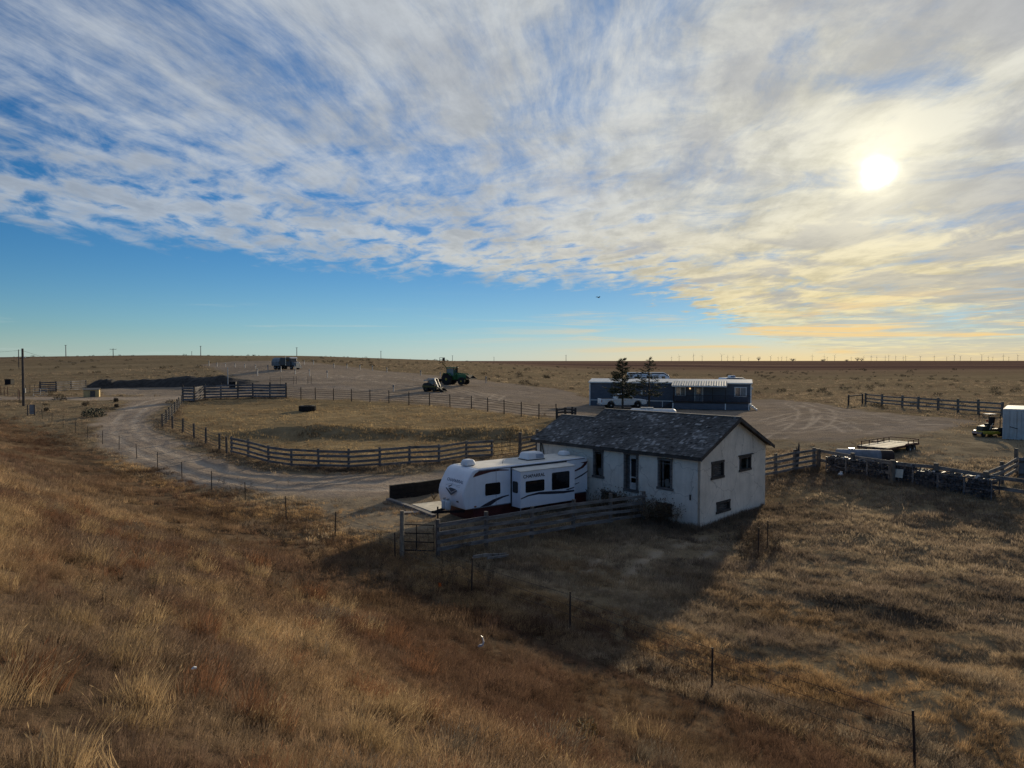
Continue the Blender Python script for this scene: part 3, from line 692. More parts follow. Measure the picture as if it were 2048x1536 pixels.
def make_trailer():
    o = PY(925, 35.3); o.z = .36; rz = math.radians(37)
    root = thing('travel_trailer', o, rz, 'white travel trailer with dark stripes and an open slide-out beside the stucco house', 'travel trailer')
    fr = Frame(o, rz); Wd, B, T, Ln = 2.35, .66, 2.66, 8.5
    prof = [(.16, B), (.08, B+.22), (.02, B+.5), (0, B+.72), (.06, B+1.0), (.22, B+1.33), (.40, B+1.64), (.56, B+1.85), (.72, B+1.95), (.95, B+1.99), (1.3, T), (Ln-.25, T), (Ln-.06, T-.07), (Ln, T-.28), (Ln, B)]
    mb = MB(); mb.prism([(x, 0, z) for x, z in prof], (0, Wd, 0)); body = mb.build('body', RVW, root, .045, True, 3); shade_smooth_angle(body, 32)
    mb = MB(); mb.prism([(x, .10, z+.012) for x, z in ((1.0, B+1.992), (1.3, T), (Ln-.25, T), (Ln-.3, T-.03), (1.0, T-.08))], (0, Wd-.2, 0)); mb.build('roof', RV_ROOF, root)
    mb = MB(); mb.box((Ln/2+.3, Wd/2, .32), (Ln-.75, Wd-.12, .66)); mb.build('skirt', SKIRT, root)
    mb = MB()
    for x in (1.15, 1.25): pass
    mb.beam((.95, -.012, T-.10), (Ln-.25, -.012, T-.055), .02, .045); mb.build('gutter', mat('gutter_grey', (.20, .23, .27), .5), root)
    for x in (2.05, 6.85):
        mb = MB(); mb.box((x, -.004, B+.98), (.014, .008, 1.9)); mb.build('seam_trim', mat('gutter_grey', (.20, .23, .27), .5), root)
    mb = MB(); mb.box((Ln/2+.2, -.008, B+.02), (Ln-.7, .014, .04)); mb.build('bottom_trim', mat('gutter_grey', (.20, .23, .27), .5), root)
    # windows
    z4 = lambda l: [(860+a*.11068, 890+b*.11068) for a, b in l]; z5 = lambda l: [(1000+a*.11068, 890+b*.11068) for a, b in l]
    def rrect(x0, x1, z0, z1, y, name, parent, r=.07, axis='y', sub=True):
        def pr(gr, yy, th):
            pts = []
            for cx, cz, a0 in ((x1-r, z1-r, 0), (x0+r, z1-r, 90), (x0+r, z0+r, 180), (x1-r, z0+r, 270)):
                for k in range(5):
                    a = math.radians(a0+k*22.5); pts.append((cx+(r+gr)*math.cos(a), cz+(r+gr)*math.sin(a)))
            return pts
        mb = MB()
        if axis == 'y': mb.prism([(a, y, b) for a, b in pr(0, 0, 0)], (0, -.018, 0))
        else: mb.prism([(y, a, b) for a, b in pr(0, 0, 0)], (-.018, 0, 0))
        w = mb.build(name, BLACKM, parent)
        mb = MB()
        if axis == 'y': mb.prism([(a, y-.018, b) for a, b in pr(-.03, 0, 0)], (0, -.004, 0))
        else: mb.prism([(y-.018, a, b) for a, b in pr(-.03, 0, 0)], (-.004, 0, 0))
        mb.build('pane', GLASS, w); return w
    ex = lambda pts, y: [fr.ony(*p, y) for p in pts]
    w = ex(z4([(997, 660), (1268, 862)]), 0); rrect(w[0].x, w[1].x, B+.58, B+1.20, 0, 'window', root)
    decal('stripe', ex(z4([(772, 588), (815, 520), (900, 462), (1050, 438), (1250, 436), (1425, 446), (1425, 458), (1250, 466), (1100, 488), (950, 532)]), 0), -.001, MAROON, root)
    decal('stripe', ex(z4([(885, 1132), (1000, 1060), (1150, 980), (1300, 925), (1425, 895), (1425, 915), (1330, 945), (1200, 1010), (1100, 1088), (1000, 1112)]), 0), -.001, NAVY, root)
    for l in ([(1350, 455), (1460, 395), (1520, 330), (1450, 322), (1585, 288), (1560, 350), (1500, 412), (1400, 462), (1350, 478)], [(1350, 605), (1480, 530), (1590, 458), (1590, 476), (1490, 552), (1350, 624)], [(1352, 702), (1430, 672), (1430, 682), (1355, 716)], [(1530, 785), (1585, 835), (1570, 842)]):
        decal('stripe', ex(z5(l), 0), -.001, NAVY if l[0][1] > 460 else MAROON, root)
    # slide-out
    SD = .78
    a = fr.ony(1041, 985, -SD); b = fr.ony(1149.5, 965, -SD); x0, x1 = a.x, b.x; zt, zb = B+1.76, B-.15
    mb = MB(); mb.box(((x0+x1)/2, -SD/2, (zt+zb)/2), (x1-x0, SD, zt-zb)); sl = mb.build('slide_out', RVW, root, .02)
    mb = MB(); mb.prism([(x0-.03, -SD-.03, zt+.01), (x0-.03, 0, zt+.09), (x0-.03, 0, zt+.05), (x0-.03, -SD-.03, zt-.03)], (x1-x0+.06, 0, 0)); mb.build('slide_roof', RV_ROOF, sl)
    mb = MB(); mb.box((x0-.03, -.02, (zt+zb)/2+.05), (.05, .05, zt-zb+.15)); mb.box(((x0+x1)/2, -.02, zt+.13), (x1-x0+.12, .05, .05)); mb.box((x1+.03, -.02, (zt+zb)/2+.05), (.05, .05, zt-zb+.15)); mb.build('slide_seal', BLACKM, root)
    for s_ in (x0+.03, x1-.03):
        mb = MB(); mb.beam((s_, -SD+.03, -.2), (s_, -SD+.03, zb), .04, .04); mb.build('slide_support', STEEL, sl)
    w = ex(z5([(462, 620), (800, 820)]), -SD); rrect(w[0].x, w[1].x, B+.62, B+1.22, -SD, 'window', sl)
    w = ex(z5([(937, 480), (1252, 800)]), -SD); rrect(w[0].x, w[1].x, B+.57, B+1.50, -SD, 'window', sl)
    rrect(-.56, -.12, B+.60, B+1.20, x0, 'window', sl, .09, 'x')
    decal('stripe', ex(z5([(376, 968), (500, 905), (700, 850), (900, 835), (1150, 828), (1340, 808), (1340, 838), (1150, 872), (900, 888), (700, 890), (520, 925), (378, 984)]), -SD), -SD-.001, NAVY, sl)
    decal('stripe', ex(z5([(1180, 806), (1340, 755), (1340, 775), (1235, 812)]), -SD), -SD-.001, NAVY, sl)
    p = fr.ony(*z5([(617, 560)])[0], -SD); text_part('brand_lettering', 'CHAPARRAL', .25, BLACKM, sl, (p.x, -SD-.004, p.z-.06), (PI/2, 0, 0), sx=1.0)
    # nose graphics, on the raked upper front
    A = Vector((.06, 0, B+1.0)); Bv = Vector((.22, 0, B+1.33)); up = (Bv-A).normalized(); nrm = Vector((-up.z, 0, up.x))
    ang = math.atan2(up.x, up.z)
    Rm = Matrix((Vector((0, -1, 0)), up, nrm)).transposed(); eul = Rm.to_euler()
    c0 = fr.hit(*z4([(455, 645)])[0], A, nrm)
    text_part('nose_lettering', 'CHAPARRAL', .22, mat('decal_grey', (.20, .23, .30), .5), root, tuple(Vector((0, c0.y, 0))+A+up*((c0-A).dot(up)-.07)+nrm*.006), eul, sx=1.2)
    mb = MB()
    def poly(l, off=.008):
        pts = [fr.hit(*q, A, nrm)+nrm*off for q in z4(l)]; mb.prism(pts, nrm*.004)
    poly([(285, 770), (300, 765), (385, 870), (480, 815), (490, 835), (378, 912)]); poly([(335, 775), (375, 768), (440, 790), (475, 800), (382, 850)]); poly([(330, 742), (400, 712), (410, 722), (345, 757)])
    mb.build('nose_emblem', NAVY, root)
    mb = MB(); poly([(290, 708), (420, 690), (420, 696), (290, 714)], .007); poly([(420, 715), (545, 735), (545, 741), (420, 721)], .007); poly([(470, 750), (540, 765), (540, 771), (470, 756)], .007); mb.build('nose_stripe', mat('decal_pale', (.33, .36, .42), .5), root)
    for yy in (.15, Wd-.15):
        mb = MB(); mb.box((.60, yy, B+1.80), (.10, .10, .05)); mb.build('marker_lamp', mat('amber_lens', (.25, .10, .02), .3), root)
    mb = MB(); mb.box((.04, .55, B+.35), (.05, .16, .06)); mb.build('front_lamp', BLACKM, root)
    # roof furniture
    def dome(cx, cy, lx, ly, h, name):
        mb = MB(); mb.box((cx, cy, T+.02+h*.5), (lx, ly, h), None, .72); return mb.build(name, PLASTIC, root, h*.33, True, 3)
    q = fr.hit(936, 922, (0, Wd*.55, T+.1), (0, 1, 0)); dome(q.x, Wd*.55, .70, .66, .32, 'roof_vent')
    q = fr.hit(1128, 903, (0, Wd*.55, T+.1), (0, 1, 0)); dome(q.x, Wd*.55, .62, .62, .25, 'roof_vent')
    q = fr.hit(1063, 908, (0, Wd*.5, T+.15), (0, 1, 0))
    mb = MB(); mb.box((q.x, Wd*.5, T+.23), (1.25, .95, .38), None, .80); ac = mb.build('air_conditioner', PLASTIC, root, .08, True, 3)
    mb = MB()
    for k in range(3): mb.box((q.x+.25, Wd*.5-.465+.014*k, T+.14+.075*k), (.55, .02, .035))
    mb.build('grille', mat('grille_blue', (.16, .22, .34), .6), ac)
    mb = MB(); mb.box((q.x, Wd*.5, T+.03), (1.2, .9, .05)); mb.build('base_pan', BLACKM, ac)
    mb = MB(); mb.cyl((3.0, .75, T), (3.06, .75, T+.22), .012, n=6); mb.build('aerial', BLACKM, root)
    # tongue, bottles, wheels
    mb = MB(); mb.beam((.4, .45, .5), (-.95, Wd/2, .5), .08, .12); mb.beam((.4, Wd-.45, .5), (-.95, Wd/2, .5), .08, .12); mb.cyl((-.75, Wd/2, 0), (-.75, Wd/2, .75), .04); mb.box((-1.0, Wd/2, .52), (.18, .12, .10)); mb.build('hitch', BLACKM, root)
    for yy in (Wd/2-.17, Wd/2+.17):
        mb = MB(); mb.lathe([(0, .10), (.03, .148), (.10, .152), (.40, .152), (.46, .12), (.49, .05)], (-.25, yy, .56), (0, 0, 1), 16); t = mb.build('propane_bottle', mat('bottle_white', (.55, .60, .62), .45, .1), root, smooth=True)
        mb = MB(); mb.lathe([(0, .07), (.09, .075)], (-.25, yy, 1.04), (0, 0, 1), 10); mb.build('valve_collar', STEEL, t)
    for x in (4.6, 5.5):
        mb = MB(); mb.lathe([(0, .2), (.02, .33), (.18, .33), (.2, .2)], (x, .05, .33), (0, 1, 0), 20); mb.build('wheel', RUBBER, root)
    mb = MB(); mb.box((.75, -.005, B+.10), (.12, .02, .07)); mb.build('side_lamp', mat('amber_lens', (.25, .10, .02), .3), root)
    mb = MB(); mb.box((Ln-.45, -.008, B+.42), (.45, .012, .32)); mb.build('storage_hatch', RVW, root)
make_trailer()
# ------------------------------------------------------------------ fences
GREYB = mat('grey_boards', (.215, .205, .195), .9, .35, 1.6, bump=.4, stretch=(1, 1, 5))
POSTW = mat('post_wood', (.17, .145, .12), .9, .35, 3.0, bump=.5, stretch=(4, 4, .7))
POSTP = mat('pale_post', (.33, .28, .21), .9, .3, 3.0, bump=.4, stretch=(4, 4, .7))
RUST = mat('rusty_steel', (.055, .040, .032), .8, .4, 9)
WIRE = mat('wire', (.05, .045, .04), .6, .3, 9)
FR = random.Random(3)
def board_fence(name, label, cat, pts, h, rails, bh=.15, post_h=None, post=(.16, .16), pm=None, bm=None, group=None, out=.10, jit=.03, skip=(), square=False, th=.04, tops=None, shape='board'):
    """posts at pts (ground points) with boards, pipes or wires between them"""
    pm = pm or POSTW; bm = bm or GREYB
    o = Vector(pts[0]); root = thing(name, o, 0, label, cat, group); Q = [Vector(p)-o for p in pts]
    for i, q in enumerate(Q):
        ph = (tops[i] if tops else (post_h or h+.12))+FR.uniform(-1, 1)*jit*1.6
        lean = Vector((FR.uniform(-1, 1), FR.uniform(-1, 1), 0))*jit*1.1
        mb = MB()
        if square: mb.beam(q+Vector((0, 0, -.5)), q+lean+Vector((0, 0, ph)), post[0], post[1], (1, 0, 0))
        else: mb.tube([q+Vector((0, 0, -.5)), q+lean*.5+Vector((0, 0, ph*.5)), q+lean+Vector((0, 0, ph))], [post[0]*.52, post[0]*.5, post[0]*.47], 8)
        mb.build('post', pm, root)
    for i in range(len(Q)-1):
        if i in skip: continue
        a, b = Q[i], Q[i+1]; d = (b-a).normalized(); n = Vector((d.y, -d.x, 0)).normalized()
        if n.dot(Vector((0, -1, 0))) < 0 and shape == 'board' and out > 0: n = -n
        mb = MB()
        for z in rails:
            za, zb = z+FR.uniform(-1, 1)*jit, z+FR.uniform(-1, 1)*jit
            p = a+n*out*(1 if shape == 'board' else 0)+Vector((0, 0, za))-d*(.08 if shape == 'board' else 0)
            q = b+n*out*(1 if shape == 'board' else 0)+Vector((0, 0, zb))+d*(.08 if shape == 'board' else 0)
            if shape == 'board': mb.beam(p, q, th, bh*FR.uniform(.88, 1.1))
            elif shape == 'pipe': mb.tube([p, q], bh/2, 6)
            else:
                m_ = (p+q)/2-Vector((0, 0, .03)); mb.tube([p, m_, q], bh/2, 4)
        mb.build('rail_panel' if shape == 'board' else 'rail' if shape == 'pipe' else 'wire_strands', bm, root)
    return root
def pipe_gate(name, label, a, b, z0, z1, bars, uprights, r=.032, m=None, mesh=0):
    a = Vector(a); b = Vector(b); root = thing(name, a, 0, label, 'gate'); d = b-a; m = m or BLACKM
    f = lambda t, z: d*t+Vector((0, 0, z))
    mb = MB(); mb.tube([f(0, z0), f(0, z1), f(1, z1), f(1, z0), f(0, z0)], r, 6); mb.build('gate_frame', m, root)
    mb = MB()
    for z in bars: mb.tube([f(0, z), f(1, z)], r*.75, 6)
    for t in uprights: mb.tube([f(t, z0), f(t, z1)], r*.75, 6)
    if mesh:
        for k in range(1, mesh): mb.tube([f(k/mesh, z0), f(k/mesh, z1)], .006, 4)
    mb.build('gate_bars', m, root)
    for z in (z0+.15, z1-.15):
        mb = MB(); mb.cyl(f(0, z)-d.normalized()*.10, f(0, z), .03, n=6); mb.build('hinge', m, root)
    return root
R4 = [.28, .62, .96, 1.30]
# in front of the travel trailer
FP = [P(876, 1113), P(972, 1096), P(1063, 1080), P(1146, 1064), P(1221, 1052), P(1287, 1043)]
board_fence('board_fence', 'grey four-board fence in front of the travel trailer, reaching the stucco house', 'fence', FP, 1.42, [.33, .67, 1.01, 1.35], .16, 1.62, (.20, .20), POSTW, GREYB, jit=.035)
g0, g1 = P(808, 1110), P(868, 1112)
pipe_gate('pipe_gate', 'small black pipe gate between two posts left of the travel trailer fence', g0, g1, .22, 1.32, [.58, .95], [.42])
gp = P(804, 1117); r_ = thing('gate_post', gp, 0, 'tall round wooden post holding the left side of the small black gate', 'post'); mb = MB(); mb.tube([(0, 0, -.5), (0, 0, 1.0), (.01, 0, 2.02)], [.10, .095, .09], 10); mb.build('post', POSTP, r_)
# round the pasture: near side, boards
RP = [P(464, 909), P(497, 917), P(538, 929), P(584, 936), P(638, 938), P(698, 940), P(760, 936), P(819, 931), P(878, 928), P(933, 919), P(984, 916)]
board_fence('board_fence', 'long grey board fence along the near edge of the round yellow pasture', 'fence', RP, 1.32, R4, .17, 1.45, (.20, .20), POSTW, GREYB, jit=.04)
ga, gb = RP[-1], P(1040, 910)
pipe_gate('pasture_gate', 'wide wire-mesh farm gate at the right end of the pasture board fence', ga+Vector((.15, 0, 0)), gb-Vector((.15, 0, 0)), .2, 1.4, [.5, .8, 1.1], [.33, .66], .03, RUST)
board_fence('board_fence', 'short board fence between the mesh pasture gate and the stucco house', 'fence', [gb, P(1074, 902), P(1098, 897)], 1.32, R4, .17, 1.75, (.28, .28), POSTW, WOOD, jit=.05)
# left side of the pasture: posts and wire
WP = [P(463.5, 909)+Vector((-.5, .3, 0)), P(439, 903), P(412, 890), P(388, 879), P(366, 867), P(345, 860), P(325, 855), P(332, 849), P(338, 842), P(344, 835), P(349, 829), P(354, 823), P(358, 817), P(363, 811)]
board_fence('wire_fence', 'old wooden posts strung with wire curving round the left side of the pasture', 'fence', WP, 1.35, [.3, .55, .8, 1.05, 1.3], .04, 1.5, (.21, .21), POSTW, WIRE, shape='wire', jit=.05)
# windbreak of close boards at the far left of the pasture
BP = [P(366, 803), P(388, 804), P(410, 799), P(442, 798), P(476, 797), P(506, 796), P(540, 796.5), P(572, 796)]
board_fence('windbreak_fence', 'tall dark windbreak fence of close-set boards at the far left pasture corner', 'fence', BP, 2.1, [.3, .72, 1.14, 1.56, 1.95], .27, 2.35, (.26, .26), WOOD_D, mat('windbreak_boards', (.20, .19, .19), .9, .4, .9, bump=.3), jit=.05)
# far side: steel pipe fence
PP = [P(573, 797), P(602, 799.5), P(631, 799), P(667, 801), P(703, 803), P(740, 804), P(778, 806.5), P(818, 810), P(859, 812), P(900, 815), P(943, 819), P(975.6, 823), P(1008.5, 828), P(1042.6, 833), P(1078, 838), P(1112.5, 839)]
board_fence('pipe_fence', 'brown steel pipe fence with five thin rails along the far side of the pasture', 'fence', PP, 1.55, [.35, .65, .95, 1.25, 1.5], .045, 1.78, (.13, .13), RUST, RUST, shape='pipe', jit=.03)
board_fence('board_fence', 'short board fence end at the right end of the pipe fence behind the house', 'fence', [P(1114, 839), P(1131, 837), P(1144, 838), P(1150, 839)], 1.2, [.35, .75, 1.1], .2, 1.35, (.26, .26), WOOD_D, WOOD_D, jit=.06)
# right of the house
SP = [P(1551, 952), P(1588, 944), P(1628, 937)]
board_fence('board_fence', 'four-rail grey board fence between the stucco house and the wire baskets', 'fence', [P(1520, 958)]+SP, 1.35, R4, .17, 1.5, (.24, .24), POSTW, GREYB, jit=.04)
QP = [SP[-1]+Vector((.35, .1, 0)), P(1704, 950), P(1786, 965), P(1872, 975), P(1971, 993), P(2062, 1008)]
board_fence('board_fence', 'two-rail grey board fence standing directly behind the row of dark wire baskets', 'fence', QP, 1.35, [.55, 1.18], .20, 1.42, (.30, .30), POSTW, GREYB, out=-.12, jit=.04)
XP = [P(1974, 982), P(2004, 968), P(2032, 951)]
board_fence('board_fence', 'short grey corral fence with a tall corner post at the right edge', 'fence', XP, 1.2, [.4, .8, 1.1], .2, 1.4, (.24, .24), POSTW, GREYB, jit=.04, tops=[1.2, 1.3, 1.75])
# corral panel at the right edge
r_ = thing('corral_gate', P(2036, 962), 0, 'tall blue-grey solid plank gate cut by the right edge of the photo', 'gate')
mb = MB()
for k in range(6): mb.box((.16+.27*k, .03*math.sin(k*3), .82), (.25, .045, 1.25+.1*math.sin(k*2.2)))
mb.build('planks', mat('blue_grey_planks', (.15, .17, .19), .85, .3, 2.0), r_); mb = MB(); mb.beam((0, -.06, .4), (1.7, -.06, .4), .05, .14); mb.beam((0, -.06, 1.2), (1.7, -.06, 1.2), .05, .14); mb.build('brace', WOOD_D, r_)
# far right board fence
RF = [(1731, 808), (1764, 812), (1804, 815.5), (1836, 818), (1876, 821), (1916, 825), (1957, 828), (2004, 832)]
RFP = [P(a, b) for a, b in RF]
board_fence('board_fence', 'far grey board fence with three rails on the right beyond the utility trailer', 'fence', RFP, 1.5, [.4, .85, 1.35], .20, 1.65, (.30, .30), POSTW, GREYB, jit=.04)
r_ = thing('fence_brace', P(1697, 811), 0, 'dark H-shaped post brace at the left end of the far right board fence', 'fence'); q = RFP[0]-P(1697, 811)
for v in (Vector((0, 0, 0)), q-Vector((.45, 0, 0))):
    mb = MB(); mb.tube([v+Vector((0, 0, -.4)), v+Vector((0, 0, 1.5))], .12, 8); mb.build('post', WOOD_D, r_)
mb = MB(); mb.tube([Vector((0, 0, 1.32)), q+Vector((-.45, 0, 1.32))], .09, 8); mb.build('crossbar', WOOD_D, r_)
# far left dark panels
LP = [P(81, 783.5), P(113, 783), P(142, 781), P(172, 779)]
board_fence('windbreak_fence', 'dark three-bay board windbreak at the far left behind the white pipe gate', 'fence', LP, 1.75, [.2, .55, .92, 1.3, 1.68], .2, 1.9, (.30, .30), WOOD_D, mat('windbreak_boards', (.20, .19, .19), .9, .4, .9), jit=.05)
pipe_gate('pipe_gate', 'white pipe gate at the far left in front of the dark board windbreak', P(67, 793), P(95, 792), .15, 1.25, [.5, .85], [.5], .035, mat('white_paint', (.60, .60, .58), .6))
# steel posts along the foot of the bank
TP = [(57, 826), (63, 829), (85, 838), (104, 847), (126, 856), (151, 866), (175, 877), (205, 888), (238, 899), (274, 917), (315, 935), (364, 959), (423, 981), (491, 1006), (573, 1040), (670, 1076), (790, 1119), (943, 1186), (1140, 1260), (1424, 1384), (1831, 1541)]
TPP = [P(*p) for p in TP]
board_fence('wire_fence', 'row of thin dark steel fence posts and wire along the foot of the grassy bank', 'fence', TPP, 1.2, [.45, .8, 1.1], .012, 1.22, (.055, .055), RUST, WIRE, shape='wire', jit=.05)
for (a, b), l in (((1516, 1115), 'nearer of two thin steel posts in dry grass right of the stucco house'), ((1534, 1099), 'farther of two thin steel posts in dry grass right of the stucco house')):
    r_ = thing('steel_post', P(a, b), 0, l, 'post', 'pair of steel posts'); mb = MB(); mb.tube([(0, 0, -.4), (.02, 0, .7), (.03, 0, 1.3)], .026, 5); mb.build('shaft', RUST, r_); mb = MB(); mb.box((.01, 0, .02), (.12, .012, .16)); mb.build('anchor_plate', RUST, r_)
board_fence('wire_fence', 'row of thin reddish posts with wire at the far left edge below the black box', 'fence', [P(-14, 789), P(2, 790), P(9, 791), P(16, 792), P(36, 798), P(40, 801)], 1.5, [.4, .8, 1.2], .03, 1.6, (.12, .12), mat('reddish_post', (.16, .085, .06), .9, .3), WIRE, shape='wire', jit=.05)
board_fence('pipe_panel_fence', 'thin grey pipe rails between the big wooden utility pole and the dark board windbreak', 'fence', [P(51, 787), P(60, 786.5), P(70, 786), P(79, 785.5)], 1.4, [.3, .65, 1.0, 1.35], .05, 1.5, (.08, .08), RUST, mat('pipe_grey', (.22, .22, .21), .8), shape='pipe')
# brace at the left end with a grey panel
r_ = thing('fence_brace', P(64, 831), 0, 'brown H-brace with a grey panel beside the big wooden utility pole', 'fence')
for dx in (-.5, .35):
    mb = MB(); mb.tube([(dx, 0, -.4), (dx, 0, 1.35)], .08, 8); mb.build('post', POSTW, r_)
mb = MB(); mb.box((.02, -.05, .75), (.55, .05, 1.15)); mb.build('panel', mat('grey_panel', (.26, .28, .28), .7), r_)
# pipe panels beyond the windbreak
CPT = [P(540, 769), P(561, 769), P(587, 768.5), P(593, 768.5), P(616, 768), P(623, 768)]
board_fence('pipe_panel_fence', 'low row of thin rusty livestock panels on the gravel beyond the windbreak fence', 'fence', CPT, 1.4, [.3, .7, 1.1, 1.4], .03, 1.5, (.06, .06), RUST, RUST, shape='pipe', skip=(3,))
# ------------------------------------------------------------------ navy mobile home
NAVYW = mat('navy_siding', (.098, .112, .140), .6, .15, 1.0, stretch=(1, 1, 4), spec=.3)
TRIM = mat('white_trim', (.72, .72, .70), .6, .06)
ROOFW = mat('white_roof', (.78, .76, .70), .55, .08, 1.0, stretch=(4, .4, 1))
CABW = mat('vehicle_white', (.72, .74, .76), .35, .04, spec=.5)
WINGL = mat('window_glass', (.09, .11, .14), .08, .2, 1.0, spec=.7)
CURT = mat('curtain', (.30, .29, .28), .9, .3, 3.0, stretch=(6, 6, .6))
DECKW = mat('deck_wood', (.060, .048, .042), .85, .3, 2.0)
def window_unit(parent, x, y, z0, w, h, cols=2):
    mb = MB(); t = .11
    mb.box((x, y-.03, z0+t/2), (w+.1, .06, t)); mb.box((x, y-.03, z0+h-t/2), (w+.1, .06, t)); mb.box((x-w/2+t/2, y-.03, z0+h/2), (t, .06, h-2*t)); mb.box((x+w/2-t/2, y-.03, z0+h/2), (t, .06, h-2*t)); mb.box((x, y-.025, z0+h/2), (.07, .05, h-2*t))
    f = mb.build('window', TRIM, parent)
    mb = MB(); mb.box((x, y-.008, z0+h/2), (w-2*t, .016, h-2*t)); mb.build('pane', WINGL, f)
    mb = MB(); mb.box((x+w*.23, y-.019, z0+h/2), (w*.34, .005, h-2.4*t)); mb.build('curtain', CURT, f); return f
def make_mobile_home():
    a = P(1180, 810.5); b = P(1501.5, 818.5); d = b-a; rz = math.atan2(d.y, d.x); Lh = d.length
    o = Vector((a.x, a.y, min(a.z, b.z))); root = thing('mobile_home', o, rz, 'long navy blue mobile home with white trim and roofed porch behind the two spruces', 'mobile home')
    fr = Frame(o, rz); Wm = 5.0; zt = 3.55; pz = .95
    X = lambda px, y=0: fr.ony(px, 790, y).x
    mb = MB(); mb.box((Lh/2, Wm/2, 1.75), (Lh, Wm, 3.5)); mb.build('wall', NAVYW, root)
    mb = MB(); mb.prism([(-.2, -.25, zt-.05), (-.2, -.25, zt+.12), (-.2, Wm/2, zt+.55), (-.2, Wm+.25, zt+.12), (-.2, Wm+.25, zt-.05)], (Lh+.4, 0, 0)); mb.build('roof', ROOFW, root)
    x0 = X(1346, -2.4); x1 = X(1451, -2.4); x2 = X(1498, -2.4)
    for cc, dd in (((-.01, -.02, 1.7), (.16, .16, 3.4)), ((Lh, -.02, 1.7), (.16, .16, 3.4)), ((x0/2, -.02, pz), (x0-.2, .05, .12)), ((Lh+.01, Wm-.05, 1.7), (.14, .14, 3.4))):
        mb = MB(); mb.box(cc, dd); mb.build('corner_trim' if dd[2] > 1 else 'belt_trim', TRIM, root)
    # porch: deck, skirting, posts, rail, corrugated roof
    yd = -2.4; pr = thing('porch', (0, 0, 0)); pr.parent = root
    mb = MB(); mb.box(((x0+x2)/2, yd/2, pz-.06), (x2-x0, -yd, .12)); mb.build('deck', DECKW, pr)
    mb = MB(); mb.box(((x0+x2)/2, yd-.02, (pz-.14)/2), (x2-x0, .04, pz-.14)); mb.box((x2+.01, yd/2, (pz-.14)/2), (.04, -yd, pz-.14)); mb.build('skirting', NAVYW, pr)
    for x in (x0, x1, x2):
        mb = MB(); mb.box((x, yd-.07, (pz-.1)/2), (.14, .08, pz-.1)); mb.build('skirt_post', TRIM, pr)
    for x in (x0+.08, X(1372, yd), X(1400, yd), X(1425, yd), x1):
        mb = MB(); mb.box((x, yd+.08, pz+1.15), (.10, .10, 2.3)); mb.build('porch_post', DECKW, pr)
    mb = MB(); mb.beam((x0, yd+.06, pz+1.0), (x2, yd+.06, pz+1.0), .09, .06); mb.beam((x0, yd+.06, pz+.15), (x2, yd+.06, pz+.15), .05, .06); mb.beam((x2-.03, yd, pz+1.0), (x2-.03, 0, pz+1.0), .06, .06)
    n = int((x2-x0)/.16)
    for i in range(n):
        x = x0+(x2-x0)*i/n
        mb.beam((x, yd+.06, pz+.15), (x, yd+.06, pz+.98), .045, .045, (1, 0, 0))
    mb.build('railing', mat('dark_brown_rail', (.055, .032, .026), .8, .3), pr)
    mb = MB(); nn = 44; pts = []
    for i in range(nn+1):
        x = x0-.2+(x1-x0+.4)*i/nn; pts.append((x, .016*math.cos(i*PI)))
    for (xa, wa), (xb, wb) in zip(pts, pts[1:]):
        mb.face([(xa, yd-.35, pz+2.36+wa), (xb, yd-.35, pz+2.36+wb), (xb, .4, pz+2.92+wb), (xa, .4, pz+2.92+wa)])
    pro = mb.build('porch_roof', mat('corrugated_tin', (.62, .58, .50), .5, .3, 1.2, stretch=(5, .5, 1)), pr)
    sm = pro.modifiers.new('solid', 'SOLIDIFY'); sm.thickness = .03
    mb = MB(); mb.beam((x0-.15, yd-.3, pz+2.26), (x1+.15, yd-.3, pz+2.26), .05, .14); mb.build('porch_beam', TRIM, pr)
    window_unit(root, X(1361), 0, 1.75, 1.45, 1.3); window_unit(root, X(1481), 0, 1.72, 1.6, 1.35)
    mb = MB(); xd = X(1397.5); mb.box((xd-.55, -.03, pz+1.05), (.1, .06, 2.1)); mb.box((xd+.55, -.03, pz+1.05), (.1, .06, 2.1)); mb.box((xd, -.03, pz+2.15), (1.2, .06, .1))
    dr = mb.build('door', TRIM, root); mb = MB(); mb.box((xd, -.02, pz+1.05), (1.0, .03, 2.1)); mb.build('door_leaf', mat('door_paint', (.26, .28, .31), .6), dr); mb = MB(); mb.box((xd, -.04, pz+1.45), (.62, .012, .8)); mb.build('door_glass', WINGL, dr)
    mb = MB(); mb.lathe([(0, .06), (.1, .11), (.2, .09)], (X(1380), -.12, pz+1.75), (0, 0, 1), 8)
    lm = bpy.data.materials.new('porch_lamp_glow'); nt, N, L = nodes_of(lm); N['Principled BSDF'].inputs['Emission Color'].default_value = (1, .6, .25, 1); N['Principled BSDF'].inputs['Emission Strength'].default_value = 1.1; mb.build('porch_lamp', lm, root)
    mb = MB(); mb.box((X(1283.5), -.03, 2.15), (.25, .06, .65)); mb.build('meter_box', TRIM, root)
    for k in range(3):
        pass
    mb = MB()
    for k in range(4): mb.box((x2+.18+.26*k, -1.2, .80-.22*k), (.30, 1.3, .06))
    mb.beam((x2+.1, -.55, .75), (x2+1.1, -.55, 0), .05, .18); mb.beam((x2+.1, -1.85, .75), (x2+1.1, -1.85, 0), .05, .18); mb.build('end_steps', TRIM, pr)
    xs = X(1337); mb = MB()
    for k in range(4): mb.box((xs-.45+.28*k, -1.0, .18+.22*k), (.30, 1.4, .06))
    mb.build('side_steps', DECKW, pr)
    mb = MB(); mb.beam((xs-.7, -1.7, .2), (xs-.7, -1.7, 1.1), .08, .08, (1, 0, 0)); mb.build('newel_post', TRIM, pr)
